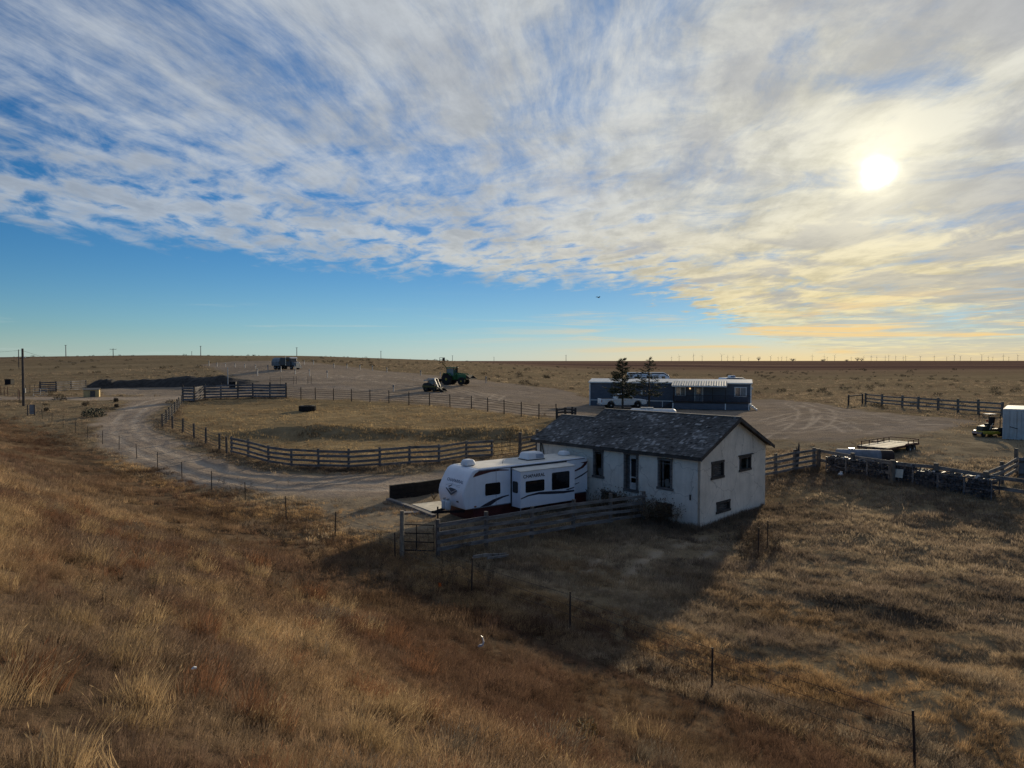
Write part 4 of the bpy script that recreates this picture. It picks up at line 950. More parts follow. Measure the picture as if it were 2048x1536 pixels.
    for z in (2.9,):
        mb = MB(); mb.box((Lh+.16, 1.0, z), (.3, .25, .35)); mb.build('wall_box', STEEL, root)
    return o, rz
make_mobile_home()
# ------------------------------------------------------------------ wheels
def wheel(parent, c, r, w, ax=(0, 1, 0), rim=None, name='wheel', lug=0):
    ax = Vector(ax).normalized(); c = Vector(c)-ax*w/2
    mb = MB(); mb.lathe([(0, r*.62), (0, r*.9), (w*.15, r), (w*.85, r), (w, r*.9), (w, r*.62)], c, ax, 22)
    if lug:
        u = ax.orthogonal().normalized(); v = ax.cross(u)
        for k in range(lug):
            a = 2*PI*k/lug; q = u*math.cos(a)+v*math.sin(a); t = v*math.cos(a)-u*math.sin(a)
            for s in (0, 1): mb.beam(c+ax*w*(.05+.5*s)+q*r*1.0+t*r*.06*(1-2*s), c+ax*w*(.45+.5*s)+q*r*1.02-t*r*.06*(1-2*s), r*.05, r*.06, q)
    t = mb.build('wheel' if name == 'wheel' else name, RUBBER, parent)
    mb = MB(); mb.lathe([(-.004, r*.2), (w*.12, r*.58), (w*.88, r*.58), (w+.004, r*.2)], c, ax, 16); mb.build('rim', rim or STEEL, t); return t
# ------------------------------------------------------------------ pickup
def make_pickup():
    a = P(1203, 817.5); b = P(1293, 818); d = b-a; Lp = d.length; k = Lp/5.9; rz = math.atan2(d.y, d.x)-.03
    root = thing('pickup_truck', a, rz, 'white pickup truck parked before the navy mobile home, half hidden by the spruces', 'pickup truck'); Wp = 2.0*k
    def arch(cx, r, z): return [((cx+r*math.cos(t)), z+r*math.sin(t)) for t in np.linspace(PI, 0, 9)]
    low = [(0, .62), (.02, .50), (.30, .46)]+arch(1.25, .50, .50)+[(1.9, .42), (4.05, .42)]+arch(4.72, .50, .50)+[(5.45, .48), (5.86, .55), (5.9, .75), (5.86, 1.02), (5.70, 1.10), (4.45, 1.19), (4.1, 1.22), (.0, 1.22)]
    mb = MB(); mb.prism([(x*k, 0, z*k) for x, z in low], (0, Wp, 0)); mb.build('body', CABW, root, .05*k, True)
    cab = [(1.95, 1.2), (2.05, 1.66), (2.3, 1.86), (3.45, 1.88), (3.7, 1.80), (4.35, 1.2)]
    mb = MB(); mb.prism([(x*k, .1*k, z*k) for x, z in cab], (0, Wp-.2*k, 0)); cb = mb.build('cab', CABW, root, .06*k, True)
    for q in ([(2.16, 1.26), (2.2, 1.62), (2.38, 1.76), (2.82, 1.78), (2.82, 1.26)], [(2.92, 1.26), (2.92, 1.78), (3.42, 1.78), (3.64, 1.70), (4.08, 1.26)]):
        mb = MB(); mb.prism([(x*k, .095*k, z*k) for x, z in q], (0, -.01, 0)); mb.build('side_window', GLASS, cb)
    mb = MB(); mb.prism([(3.76*k, .2*k, 1.78*k), (4.34*k, .2*k, 1.24*k), (4.36*k, .2*k, 1.26*k), (3.78*k, .2*k, 1.80*k)], (0, Wp-.4*k, 0)); mb.build('windshield', GLASS, cb)
    mb = MB(); mb.prism([(.12*k, .12*k, 1.23*k), (1.85*k, .12*k, 1.23*k), (1.85*k, .12*k, 1.225*k), (.12*k, .12*k, 1.225*k)], (0, Wp-.24*k, 0)); mb.build('truck_bed', BLACKM, root)
    for x in (1.25, 4.72):
        for y in (.12, Wp/k-.12): wheel(root, (x*k, y*k, .40*k), .40*k, .26*k)
    mb = MB(); mb.box((3.85*k, -.10*k, 1.34*k), (.14*k, .18*k, .2*k)); mb.build('mirror', BLACKM, root)
    mb = MB(); mb.box((5.90*k, Wp/2, .60*k), (.12*k, Wp*.95, .2*k)); mb.build('bumper', BLACKM, root); mb = MB(); mb.box((-.04*k, Wp/2, .55*k), (.14*k, Wp*.9, .18*k)); mb.build('bumper', STEEL, root)
    mb = MB(); mb.box((5.84*k, .02, .95*k), (.14*k, .10, .16*k)); mb.build('headlight', mat('lamp_glass', (.6, .62, .65), .15), root); mb = MB(); mb.box((.02*k, -.005, .98*k), (.08*k, .06, .36*k)); mb.build('tail_light', mat('red_lens', (.25, .015, .012), .3), root)
    mb = MB(); mb.box((3.05*k, -.012, 1.08*k), (.16*k, .02, .03*k)); mb.build('door_handle', BLACKM, root)
make_pickup()
# ------------------------------------------------------------------ spruces
NEEDLE = attr_mat('needles', 'tint', .8, 1.5, .3, .12)
BARK = mat('bark', (.075, .058, .045), .9, .3, 4, bump=.4)
def make_spruce(px, py, ytree, top_py, label, seed, dens, wide):
    o = P(px, py); hh = ZAT(top_py, o.y)-o.z; rng = random.Random(seed)
    root = thing('spruce_tree', o, 0, label, 'tree', 'spruces in front of the mobile home')
    mb = MB(); mb.tube([(0, 0, -.3), (.02, 0, hh*.35), (-.03, .02, hh*.7), (.02, 0, hh*.98)], [.17, .12, .07, .015], 8); mb.build('trunk', BARK, root)
    V = []; Fc = []; C = []; lm = MB()
    z = hh*.29
    while z < hh*.985:
        t = (z-hh*.29)/(hh*.71); nb = max(3, int((5+3*(1-t))*dens))
        for b in range(nb):
            a = rng.random()*2*PI; prof = (1-t)**.85
            if t < .2: prof *= .55+t*2.25
            Lb = wide*prof*(.55+.65*rng.random())*hh*.26+.16
            if rng.random() < .12: Lb *= 1.35
            up = .35*t-.12+rng.uniform(-.14, .14); d = Vector((math.cos(a), math.sin(a), up)); z0 = z+rng.uniform(-.12, .12)
            tip = Vector((0, 0, z0))+d*Lb+Vector((0, 0, .14*Lb))
            if rng.random() < .75: lm.tube([(0, 0, z0), tuple(Vector((0, 0, z0))+d*Lb*.6), tuple(tip)], [.022, .014, .005], 4)
            n = int(9+26*Lb*dens)
            for i in range(n):
                f = rng.random()**.6*1.02; 
                if f < .22 and rng.random() < .6: continue
                p = Vector((0, 0, z0))+d*Lb*f+Vector((0, 0, .14*Lb*f*f))
                sw = rng.uniform(-1, 1)*(.05+.22*Lb*(1-f*.6)); p = p+Vector((-math.sin(a), math.cos(a), 0))*sw+Vector((0, 0, rng.uniform(-.10, .05)))
                l = rng.uniform(.12, .27); w = l*rng.uniform(.28, .45)
                dd = (d+Vector((rng.uniform(-.7, .7), rng.uniform(-.7, .7), rng.uniform(-.6, .3)))).normalized(); s = dd.cross(Vector((rng.uniform(-1, 1), rng.uniform(-1, 1), 1))).normalized()
                k = len(V); V += [tuple(p-s*w*.5), tuple(p+s*w*.5), tuple(p+dd*l+s*w*.2), tuple(p+dd*l-s*w*.2)]; Fc.append((k, k+1, k+2, k+3))
                g = rng.random(); c = (.030+.03*g, .040+.034*g, .022+.016*g)
                if rng.random() < .14: c = (.10, .072, .045)
                C += [c]*4
        z += (.17+.10*rng.random())
    lm.build('branches', BARK, root)
    me = bpy.data.meshes.new('crown'); me.from_pydata(V, [], Fc); at = me.attributes.new('tint', 'FLOAT_COLOR', 'POINT'); at.data.foreach_set('color', np.array([(*c, 1) for c in C], np.float32).ravel()); me.materials.append(NEEDLE)
    c = bpy.data.objects.new('crown', me); COL.objects.link(c); c.parent = root
make_spruce(1245, 822, 100, 716, 'dense dark spruce standing before the rear half of the white pickup', 4, 1.15, 1.2)
make_spruce(1298, 822, 100, 714, 'sparse open-branched spruce standing at the front of the white pickup', 9, .75, 1.25)
# ------------------------------------------------------------------ propane tank behind the house
def make_tank(name, label, cat, c, rz, r, L, m, tilt=0.0, legs=True, cap=None, z=.55):
    root = thing(name, c, rz, label, cat); mb = MB(); a0 = -L/2; prof = []
    for i in range(7): t = i/6*PI/2; prof.append((a0+r*.75-r*.75*math.cos(t), r*math.sin(t)))
    prof += [(-p[0], p[1]) for p in prof[::-1]]
    s = mb.lathe(prof, (0, 0, z+r), (1, 0, tilt), 26).build('shell', m, root, smooth=True); shade_smooth_angle(s, 50)
    if legs:
        for x in (-L*.3, L*.3): mb = MB(); mb.box((x, 0, (z+.1)/2), (.3, r*1.4, z+.15), None, .8); mb.build('leg', STEEL, root)
        mb = MB(); mb.lathe([(0, .28), (.14, .30), (.18, .22)], (-L*.02-.3, 0, z+2*r-.05), (0, 0, 1), 12); mb.box((-L*.12, 0, z+2*r+.05), (1.35, .42, .14)); mb.build('valve_cover', mat('tank_lid', (.60, .57, .50), .6), root)
    return root
tc_ = PY(1306, 76); make_tank('propane_tank', 'white horizontal propane tank with domed ends just behind the house roof ridge', 'propane tank', tc_, -.20, .55, 5.0, mat('tank_white', (.72, .70, .66), .45, .08), z=ZAT(817, 76)-tc_.z-1.10)
# ------------------------------------------------------------------ campers behind the mobile home
def make_camper(name, label, c, rz, L, Wd, Hh, front_curve, ac=None):
    root = thing(name, c, rz, label, 'camper'); b = .7
    pr = [(0, b), (0, Hh-.15), (.15, Hh), (L-front_curve, Hh), (L-.35*front_curve, Hh-.35*front_curve), (L, Hh-front_curve), (L, b)]
    mb = MB(); mb.prism([(x, 0, z) for x, z in pr], (0, Wd, 0)); mb.build('body', RVW, root, .06, True)
    mb = MB(); mb.box((L*.45, Wd/2, Hh+.012), (L*.8, Wd*.85, .03)); mb.build('roof', RV_ROOF, root)
    mb = MB(); mb.prism([(x, -.005, z) for x, z in ((.02, Hh-.28), (L-front_curve, Hh-.28), (L-.3*front_curve, Hh-.62*front_curve), (L-.02, Hh-front_curve-.25), (L-.02, Hh-front_curve-.02), (L-.4*front_curve, Hh-.42*front_curve), (L-front_curve-.1, Hh-.06), (.02, Hh-.06))], (0, -.012, 0)); mb.build('stripe', BLACKM, root)
    for x, w in ((L*.2, .9), (L*.5, 1.2), (L*.83, .7)):
        mb = MB(); mb.box((x, -.012, Hh-1.15), (w, .03, .7)); f = mb.build('window', BLACKM, root); mb = MB(); mb.box((x, -.03, Hh-1.15), (w-.1, .006, .6)); mb.build('pane', GLASS, f)
    if ac is not None:
        mb = MB(); mb.box((ac, Wd/2, Hh+.20), (1.1, .9, .36), None, .85); mb.build('air_conditioner', PLASTIC, root, .06)
        mb = MB(); mb.box((ac, Wd/2-.46, Hh+.18), (.8, .02, .2)); mb.build('grille', mat('grille_blue', (.16, .22, .34), .6), root)
    for x in (L*.42, L*.53):
        for y in (.1, Wd-.1): wheel(root, (x, y, .36), .36, .22)
    mb = MB(); mb.cyl((L-.5, Wd/2, 0), (L-.5, Wd/2, b+.1), .05); mb.build('jack', STEEL, root)
c1 = PY(1256, 150); make_camper('fifth_wheel_camper', 'white camper with curved front rising behind the mobile home roof between the spruces', c1, -.05, 9.0, 2.5, ZAT(745, 150)-c1.z, 1.5)
c2 = PY(1453, 118); make_camper('camper_trailer', 'white camper with rooftop air conditioner behind the right end of the mobile home', c2, .25, 3.7, 2.6, ZAT(755.5, 119)-c2.z, .5, 1.75)
# ------------------------------------------------------------------ flatbed utility trailer
def make_flatbed():
    o = PY(1748, 52.6); rz = math.radians(40); L, Wd, bz = 5.6, 2.1, .66
    root = thing('utility_trailer', o, rz, 'tandem-axle utility trailer with pale wood deck and low steel rails', 'trailer')
    mb = MB()
    n = 9
    for i in range(n): mb.box((L/2, -Wd/2+Wd*(i+.5)/n, bz+.02*math.sin(i*1.7)*.3), (L, Wd/n-.02, .05))
    mb.build('deck', mat('pale_planks', (.36, .32, .24), .85, .35, 1.2, stretch=(.6, 5, 1)), root)
    fm = mat('red_brown_steel', (.13, .06, .05), .9, .4, 5, spec=.1)
    mb = MB()
    for y in (-Wd/2-.04, Wd/2+.04): mb.beam((-.05, y, bz-.06), (L+.05, y, bz-.06), .07, .16)
    for x in (0, L/3, 2*L/3, L): mb.beam((x, -Wd/2, bz-.08), (x, Wd/2, bz-.08), .07, .08)
    mb.build('frame', fm, root)
    for y in (-Wd/2-.05, Wd/2+.05):
        mb = MB(); mb.beam((.6 if y > 0 else L*.62, y, bz+.30), (L, y, bz+.30), .05, .06)
        for x in ((.65, L*.35, L*.62, L*.82, L-.03) if y > 0 else (L*.64, L*.82, L-.03)): mb.beam((x, y, bz), (x, y, bz+.28), .05, .05, (1, 0, 0))
        mb.build('side_rail', fm, root)
    mb = MB(); mb.beam((L, -Wd/2, bz+.30), (L, Wd/2, bz+.30), .05, .06); mb.build('headboard', fm, root)
    for x in (L*.60, L*.74):
        for y in (-Wd/2-.18, Wd/2+.18): wheel(root, (x, y, .34), .34, .22, rim=mat('white_rim', (.62, .64, .66), .5))
    for y in (-Wd/2-.2, Wd/2+.2):
        mb = MB(); mb.prism([(L*.52, y-.13, .68), (L*.55, y-.13, .78), (L*.79, y-.13, .78), (L*.82, y-.13, .68), (L*.78, y-.13, .73), (L*.56, y-.13, .73)], (0, .26, 0)); mb.build('fender', fm, root)
    mb = MB(); mb.beam((L, -.5, .5), (L+1.3, 0, .48), .08, .1); mb.beam((L, .5, .5), (L+1.3, 0, .48), .08, .1); mb.cyl((L+1.1, 0, 0), (L+1.1, 0, .6), .04); mb.build('tongue', fm, root)
    mb = MB()
    for y in (-.9, -.25, .4, .9): mb.beam((0, y, bz-.04), (-1.1, y, .05), .06, .06)
    for k in range(7): mb.beam((-.1-.16*k, -.95, bz-.1-.085*k), (-.1-.16*k, .95, bz-.1-.085*k), .05, .04)
    mb.build('ramp', mat('dark_grating', (.035, .035, .035), .8), root)
make_flatbed()
# ------------------------------------------------------------------ steel tank lying behind the fence
o = PY(1736, 50.0); root = thing('steel_tank', o, -.22, 'silver steel cylinder lying on its side behind the left end of the wire baskets', 'tank')
mb = MB(); s_ = mb.lathe([(-2.0, .05), (-2.0, .42), (-1.94, .48), (.85, .48)], (0, 0, .44), (1, 0, 0), 28).build('shell', mat('dull_silver', (.24, .26, .29), .75, .25, 1.4, metal=.15, streak=.2), root, smooth=True); shade_smooth_angle(s_, 40)
mb = MB(); s_ = mb.lathe([(.85, .48), (1.62, .47), (1.70, .42), (1.70, .05)], (0, 0, .44), (1, 0, 0), 28).build('end_section', mat('rust_tank', (.055, .035, .028), .8, .4, 2.0), root, smooth=True); shade_smooth_angle(s_, 40)
mb = MB(); mb.lathe([(0, .20), (.12, .20)], (-1.0, 0, .88), (0, 0, 1), 12); mb.build('manhole', STEEL, root)
for x in (-1.3, 1.0): mb = MB(); mb.box((x, 0, .06), (.2, 1.0, .16)); mb.build('skid', WOOD_D, root)
# ------------------------------------------------------------------ wire baskets of dark scrap
BK = mat('basket_wire', (.10, .105, .12), .6, .4, 6); SCRAP = attr_mat('scrap', 'tint', .7, 6, .5)
def make_basket(o, rz, L, D, Hh, seed, label):
    rng = random.Random(seed); root = thing('wire_basket', o, rz, label, 'basket', 'row of wire baskets along the fence')
    mb = MB()
    for x in (0, L):
        for y in (0, D): mb.beam((x, y, 0), (x, y, Hh), .05, .05, (1, 0, 0))
    for z in (.04, Hh*.5, Hh):
        for y in (0, D): mb.beam((0, y, z), (L, y, z), .04, .04)
        for x in (0, L): mb.beam((x, 0, z), (x, D, z), .04, .04)
    mb.build('frame', mat('basket_frame', (.17, .18, .20), .5, .4, 6, metal=.3), root)
    mb = MB(); n = int(L/.14)
    for i in range(1, n): mb.beam((L*i/n, -.012, 0), (L*i/n, -.012, Hh), .014, .014, (1, 0, 0))
    for i in range(1, 8): mb.beam((0, -.025, Hh*i/8), (L, -.025, Hh*i/8), .012, .012)
    for i in range(1, 7): mb.beam((L+.012, D*i/7, 0), (L+.012, D*i/7, Hh), .014, .014, (1, 0, 0))
    mb.build('wire_mesh', BK, root)
    V = []; Fc = []; C = []
    def chunk(c, d, rot, col):
        k = len(V); M = rot.to_matrix()
        for sx in (-1, 1):
            for sy in (-1, 1):
                for sz in (-1, 1): V.append(tuple(Vector(c)+M@Vector((sx*d[0]/2, sy*d[1]/2, sz*d[2]/2)))); C.append(col)
        for f in ((0, 1, 3, 2), (4, 6, 7, 5), (0, 4, 5, 1), (2, 3, 7, 6), (0, 2, 6, 4), (1, 5, 7, 3)): Fc.append(tuple(k+i for i in f))
    for i in range(int(95*L)):
        g = .03+.07*rng.random(); col = (g, g*.98, g*1.05)
        if rng.random() < .16: col = (.12, .10, .085)
        face = rng.random(); y = .06+rng.random()*.16 if face < .6 else rng.uniform(.1, D-.1)
        chunk((rng.uniform(.1, L-.1), y, rng.uniform(.06, Hh-.05)), (rng.uniform(.08, .4), rng.uniform(.06, .3), rng.uniform(.04, .18)), Euler((rng.uniform(-.6, .6), rng.uniform(-.6, .6), rng.random()*3)), col)
    for i in range(int(16*L)):
        g = .03+.05*rng.random()
        if rng.random() < .22: g = .30+.22*rng.random()
        chunk((rng.uniform(.12, L-.12), rng.uniform(.1, D-.1), Hh-.02+rng.random()*.10), (rng.uniform(.15, .45), rng.uniform(.05, .2), .03), Euler((rng.uniform(-.5, .5), rng.uniform(-.4, .4), rng.random()*3)), (g, g*.96, g*.9))
    me = bpy.data.meshes.new('scrap_filling'); me.from_pydata(V, [], Fc); at = me.attributes.new('tint', 'FLOAT_COLOR', 'POINT'); at.data.foreach_set('color', np.array([(*c, 1) for c in C], np.float32).ravel()); me.materials.append(SCRAP)
    c = bpy.data.objects.new('scrap_filling', me); COL.objects.link(c); c.parent = root; tag(c, kind='stuff')
b0, b1 = P(1652, 947), P(1985, 1001); bd = b1-b0; bd.z = 0; rzb = math.atan2(bd.y, bd.x); NB = 7
blab = ['wire basket of dark scrap at the far left end of the row', 'wire basket of dark scrap, second from the left end of the row',
 'wire basket of dark scrap left of the one with the pale panel', 'wire basket of dark scrap with a pale panel leaning on its front',
 'wire basket of dark scrap just right of the pale leaning panel', 'wire basket of dark scrap, second from the right end of the row', 'wire basket of dark scrap at the near right end of the row']
for i in range(NB):
    q = b0+bd*(i/NB); L = bd.length/NB-.06; q2 = Vector((q.x, q.y, min(G(q.x, q.y), G(q.x+bd.x/NB, q.y+bd.y/NB))-.03))
    make_basket(q2, rzb, L, .95, [1.15, 1.08, 1.12, 1.15, 1.02, 1.05, 1.12][i], 20+i, blab[i])
q = b0+bd*(3.35/NB); root = thing('leaning_panel', (q.x-.1, q.y-.25, G(q.x, q.y-.25)), rzb, 'small pale greenish panel leaning on the front of a wire basket', 'panel'); mb = MB(); mb.box((0, 0, .62), (.55, .03, .52), Euler((-.2, 0, 0))); mb.build('sheet', mat('pale_panel', (.42, .45, .42), .7, .2), root); mb = MB(); mb.beam((0, .02, 0), (0, .1, .7), .05, .05, (1, 0, 0)); mb.build('stake', WOOD, root)
q = P(1681, 952); root = thing('plastic_bag', q, .4, 'small crumpled white plastic bag in grass by the leftmost wire basket', 'bag')
mb = MB(); mb.lathe([(0, .10), (.06, .19), (.16, .15), (.24, .06), (.32, .10)], (0, 0, 0), (.25, 0, 1), 7); mb.build('bag', mat('white_plastic_film', (.75, .76, .76), .5), root)
# ------------------------------------------------------------------ shipping container
def make_container():
    o = PY(2009.5, 60); rz = math.radians(-37.5); Wc, Hc, Lc = 2.44, ZAT(818, 60)-o.z, 6.06
    root = thing('shipping_container', o, rz, 'pale grey corrugated shipping container with double doors at the right edge', 'container')
    m = mat('container_paint', (.46, .49, .50), .6, .15, 1.0, streak=.2)
    mb = MB(); mb.box((Wc/2, Lc/2, Hc/2+.06), (Wc-.06, Lc-.06, Hc-.14))
    n = 26
    for i in range(n):
        y = .2+(Lc-.4)*i/n
        mb.box((.012, y, Hc/2), (.04, .11, Hc-.3)); mb.box((Wc-.012, y, Hc/2), (.04, .11, Hc-.3))
    mb.build('body', m, root)
    mb = MB()
    for x in (0, Wc):
        for y in (0, Lc): mb.box((x, y, Hc/2), (.14, .14, Hc))
    for z in (.07, Hc-.07):
        for y in (0, Lc): mb.box((Wc/2, y, z), (Wc-.14, .12, .14))
        for x in (0, Wc): mb.box((x, Lc/2, z), (.12, Lc-.14, .14))
    mb.build('frame', m, root)
    mb = MB(); mb.box((Wc/2, Lc/2, Hc+.012), (Wc-.02, Lc-.02, .03)); mb.build('roof', mat('container_roof', (.66, .64, .58), .6, .1), root)
    for k in (0, 1):
        x0 = .08+k*(Wc/2-.07); w = Wc/2-.09; mb = MB(); mb.box((x0+w/2, -.03, Hc/2), (w, .05, Hc-.3))
        for j in range(5): mb.box((x0+.1+w*j/5.2, -.062, Hc/2), (.10, .02, Hc-.5))
        d = mb.build('door', m, root)
        for q in (.3, .75): mb = MB(); mb.cyl((x0+w*q, -.09, .12), (x0+w*q, -.09, Hc-.12), .02, n=8); mb.build('lock_rod', STEEL, d)
        mb = MB(); mb.beam((x0+w*.3, -.11, Hc*.42), (x0+w*.8, -.11, Hc*.36), .03, .05); mb.build('handle', BLACKM, d)
make_container()
# ------------------------------------------------------------------ mower left of the container
def make_mower():
    o = PY(1980, 61.5); k = 1.08; root = thing('ride_on_mower', o, .12, 'yellow and black ride-on mower with roll bar parked left of the shipping container', 'mower')
    Y = mat('mower_yellow', (.34, .27, .02), .45, .2, 3); Gm = mat('mower_black', (.02, .024, .018), .6)
    mb = MB(); mb.prism([(-.95*k, -.62*k, .20*k), (-.95*k, .55*k, .20*k), (-.55*k, .75*k, .20*k), (.75*k, .70*k, .20*k), (.95*k, .2*k, .20*k), (.75*k, -.70*k, .20*k), (-.55*k, -.75*k, .20*k)], (0, 0, .24*k)); mb.build('mower_deck', Y, root, .05, True)
    mb = MB(); mb.prism([(-.9*k, -.35*k, .44*k), (-.75*k, -.35*k, .80*k), (-.2*k, -.35*k, .9*k), (.0, -.35*k, .62*k), (.95*k, -.35*k, .6*k), (1.0*k, -.35*k, .40*k)], (0, .7*k, 0)); mb.build('body', Gm, root, .04)
    mb = MB(); mb.box((.02*k, 0, .95*k), (.5*k, .55*k, .14*k)); mb.box((.24*k, 0, 1.25*k), (.14*k, .55*k, .6*k), Euler((0, .2, 0))); mb.build('seat', BLACKM, root, .05, True)
    for y in (-.45, .45):
        wheel(root, (.65*k, y*1.25*k, .38*k), .38*k, .30*k); wheel(root, (-.85*k, y*k, .19*k), .19*k, .15*k)
    mb = MB(); mb.tube([(-.45*k, -.5*k, .5*k), (-.45*k, -.5*k, 1.72*k), (.55*k, -.5*k, 1.75*k), (.55*k, -.5*k, .6*k)], .035*k, 8); mb.tube([(-.45*k, .5*k, .5*k), (-.45*k, .5*k, 1.72*k), (.55*k, .5*k, 1.75*k), (.55*k, .5*k, .6*k)], .035*k, 8); mb.build('roll_bar', BLACKM, root)
    mb = MB(); mb.box((.05*k, 0, 1.78*k), (.7*k, .6*k, .04)); mb.build('canopy', mat('canopy_grey', (.45, .47, .48), .6), root)
    mb = MB(); mb.cyl((-.6*k, -.5*k, 1.2*k), (-.6*k, -.5*k, 1.4*k), .06*k); mb.build('warning_lamp', mat('red_orange', (.45, .05, .02), .4), root)
    mb = MB(); mb.box((-1.2*k, -.2*k, .30*k), (.5*k, .5*k, .16*k), Euler((0, .2, 0))); mb.build('discharge_chute', mat('pinkish_plate', (.50, .36, .32), .5, .4, 4), root)
    mb = MB(); mb.beam((-.3*k, -.42*k, .55*k), (.0*k, -.42*k, 1.05*k), .04, .05); mb.build('control_lever', STEEL, root)
make_mower()
# ------------------------------------------------------------------ tractor
GREENT = mat('tractor_green', (.035, .135, .045), .45, .2, 2)
YEL = mat('rim_yellow', (.36, .27, .03), .5, .2)
def make_tractor():
    a = P(907, 769.5); rz = math.radians(-22); k = 1.13
    root = thing('farm_tractor', a, rz, 'green farm tractor with glass cab and front loader parked on the dark gravel lot', 'tractor')
    B = lambda x, y, z: (x*k, y*k, z*k)
    for y in (-.95, .95):
        wheel(root, B(-.75, y, .92), .92*k, .50*k, rim=YEL, lug=18); wheel(root, B(1.85, y*.9, .62), .62*k, .40*k, rim=YEL, lug=14)
    mb = MB(); mb.prism([B(.35, -.38, .85), B(.35, -.38, 1.78), B(2.2, -.38, 1.62), B(2.45, -.38, 1.40), B(2.45, -.38, .85)], (0, .76*k, 0)); hd = mb.build('hood', GREENT, root, .05, True)
    mb = MB(); mb.box(B(2.47, 0, 1.15), (.04, .6*k, .5*k)); mb.build('grille', BLACKM, hd)
    mb = MB(); mb.box(B(.6, 0, .75), (3.0*k, .5*k, .4*k)); mb.box(B(1.85, 0, .62), (.25*k, 1.6*k, .2*k)); mb.box(B(-.75, 0, .92), (.3*k, 1.8*k, .3*k)); mb.build('chassis', BLACKM, root)
    mb = MB()
    for x in (-.95, .38):
        for y in (-.62, .62): mb.beam(B(x, y, 1.35), B(x*(.95), y*.97, 2.72), .09*k, .09*k, (1, 0, 0))
    mb.box(B(-.28, 0, 1.42), (1.4*k, 1.3*k, .16*k)); mb.box(B(-.28, 0, 1.1), (1.2*k, 1.1*k, .6*k)); cb = mb.build('cab', GREENT, root)
    mb = MB(); mb.box(B(-.28, 0, 2.80), (1.6*k, 1.45*k, .18*k)); mb.build('cab_roof', GREENT, cb, .06, True)
    for y in (-.60, .60): mb = MB(); mb.box(B(-.28, y, 2.08), (1.2*k, .02, 1.15*k)); mb.build('cab_glass', mat('cab_glass', (.16, .24, .26), .08, .1, spec=.7), cb)
    mb = MB(); mb.box(B(-.5, 0, 1.75), (.5*k, .5*k, .6*k)); mb.build('seat', BLACKM, cb)
    for y in (-.95, .95):
        mb = MB(); mb.prism([B(-1.5, y-.28, 1.55), B(-1.2, y-.28, 1.95), B(-.3, y-.28, 1.95), B(.1, y-.28, 1.5), B(.0, y-.28, 1.5), B(-.35, y-.28, 1.86), B(-1.15, y-.28, 1.86), B(-1.4, y-.28, 1.5)], (0, .5*k, 0)); mb.build('fender', GREENT, root)
    mb = MB(); mb.cyl(B(.75, -.3, 1.7), B(.75, -.3, 3.05), .06*k); mb.build('exhaust_stack', BLACKM, root)
    mb = MB(); mb.cyl(B(.55, .3, 1.7), B(.55, .3, 2.85), .09*k, .09*k); mb.cyl(B(.55, .3, 2.85), B(.55, .3, 2.98), .13*k); mb.build('air_intake', BLACKM, root)
    mb = MB(); mb.box(B(.6, -.95, 2.55), (.06*k, .3*k, .3*k)); mb.build('mirror', BLACKM, root)
    for y in (-.62, .62):
        mb = MB(); mb.beam(B(.5, y, 1.9), B(2.3, y, 1.75), .10*k, .18*k); mb.beam(B(2.3, y, 1.75), B(3.0, y, 1.25), .10*k, .16*k); mb.beam(B(.6, y, .9), B(.6, y, 1.95), .12*k, .16*k, (1, 0, 0)); mb.build('loader_arm', GREENT, root)
    mb = MB(); mb.prism([B(2.85, -1.15, 1.60), B(2.95, -1.15, 1.05), B(3.75, -1.15, .98), B(3.78, -1.15, 1.02), B(3.05, -1.15, 1.12), B(2.95, -1.15, 1.62)], (0, 2.3*k, 0)); mb.prism([B(2.88, -1.16, 1.6), B(2.95, -1.16, 1.04), B(3.75, -1.16, 1.0)], (0, .04*k, 0)); mb.prism([B(2.88, 1.12, 1.6), B(2.95, 1.12, 1.04), B(3.75, 1.12, 1.0)], (0, .04*k, 0)); mb.build('loader_bucket', BLACKM, root)
make_tractor()
# lift behind the tractor
def make_lift():
    o = PY(896, 137); root = thing('boom_lift', o, .1, 'boom lift with yellow arm raising a man basket behind the green tractor', 'boom lift'); y0 = 137
    OR = mat('lift_yellow', (.30, .18, .03), .55, .2, 3)
    zt = ZAT(724.5, y0)-o.z; xt = (885-896)/F*y0; xb = .3
    mb = MB(); mb.box((.4, 0, .85), (2.4, 1.7, .7)); mb.build('chassis', OR, root, .06)
    for x in (-.5, 1.3):
        for y in (-.8, .8): wheel(root, (x, y, .5), .5, .3)
    mb = MB(); mb.box((.6, 0, 1.5), (1.2, 1.0, .7)); mb.build('turret', OR, root, .05)
    mb = MB(); mb.beam((.9, 0, 1.7), (xt*.35+.3, 0, zt*.62), .24, .26); mb.beam((xt*.30+.35, 0, zt*.60), (xt, 0, zt-.1), .17, .19); mb.build('boom_arm', OR, root)
    mb = MB(); c = Vector((xt-.05, 0, zt)); W2, D2, H2 = .48, .40, .88
    for z in (.02, .5, H2):
        for sy in (-D2, D2): mb.beam(c+Vector((-W2, sy, z)), c+Vector((W2, sy, z)), .07, .07)
        for sx in (-W2, W2): mb.beam(c+Vector((sx, -D2, z)), c+Vector((sx, D2, z)), .07, .07)
    for sx in (-W2, W2):
        for sy in (-D2, D2): mb.beam(c+Vector((sx, sy, 0)), c+Vector((sx, sy, H2)), .08, .08, (1, 0, 0))
    mb.box(c+Vector((0, 0, 0)), (W2*2, D2*2, .06)); bk = mb.build('man_basket', BLACKM, root)
    mb = MB(); mb.box(c+Vector((.24, .1, .55)), (.4, .4, .55)); mb.build('control_box', mat('lift_dark', (.05, .045, .03), .6), bk)
make_lift()
o = P(882, 764); root = thing('farm_implement', o, -.15, 'low dark flat farm implement on the gravel just left of the green tractor', 'implement')
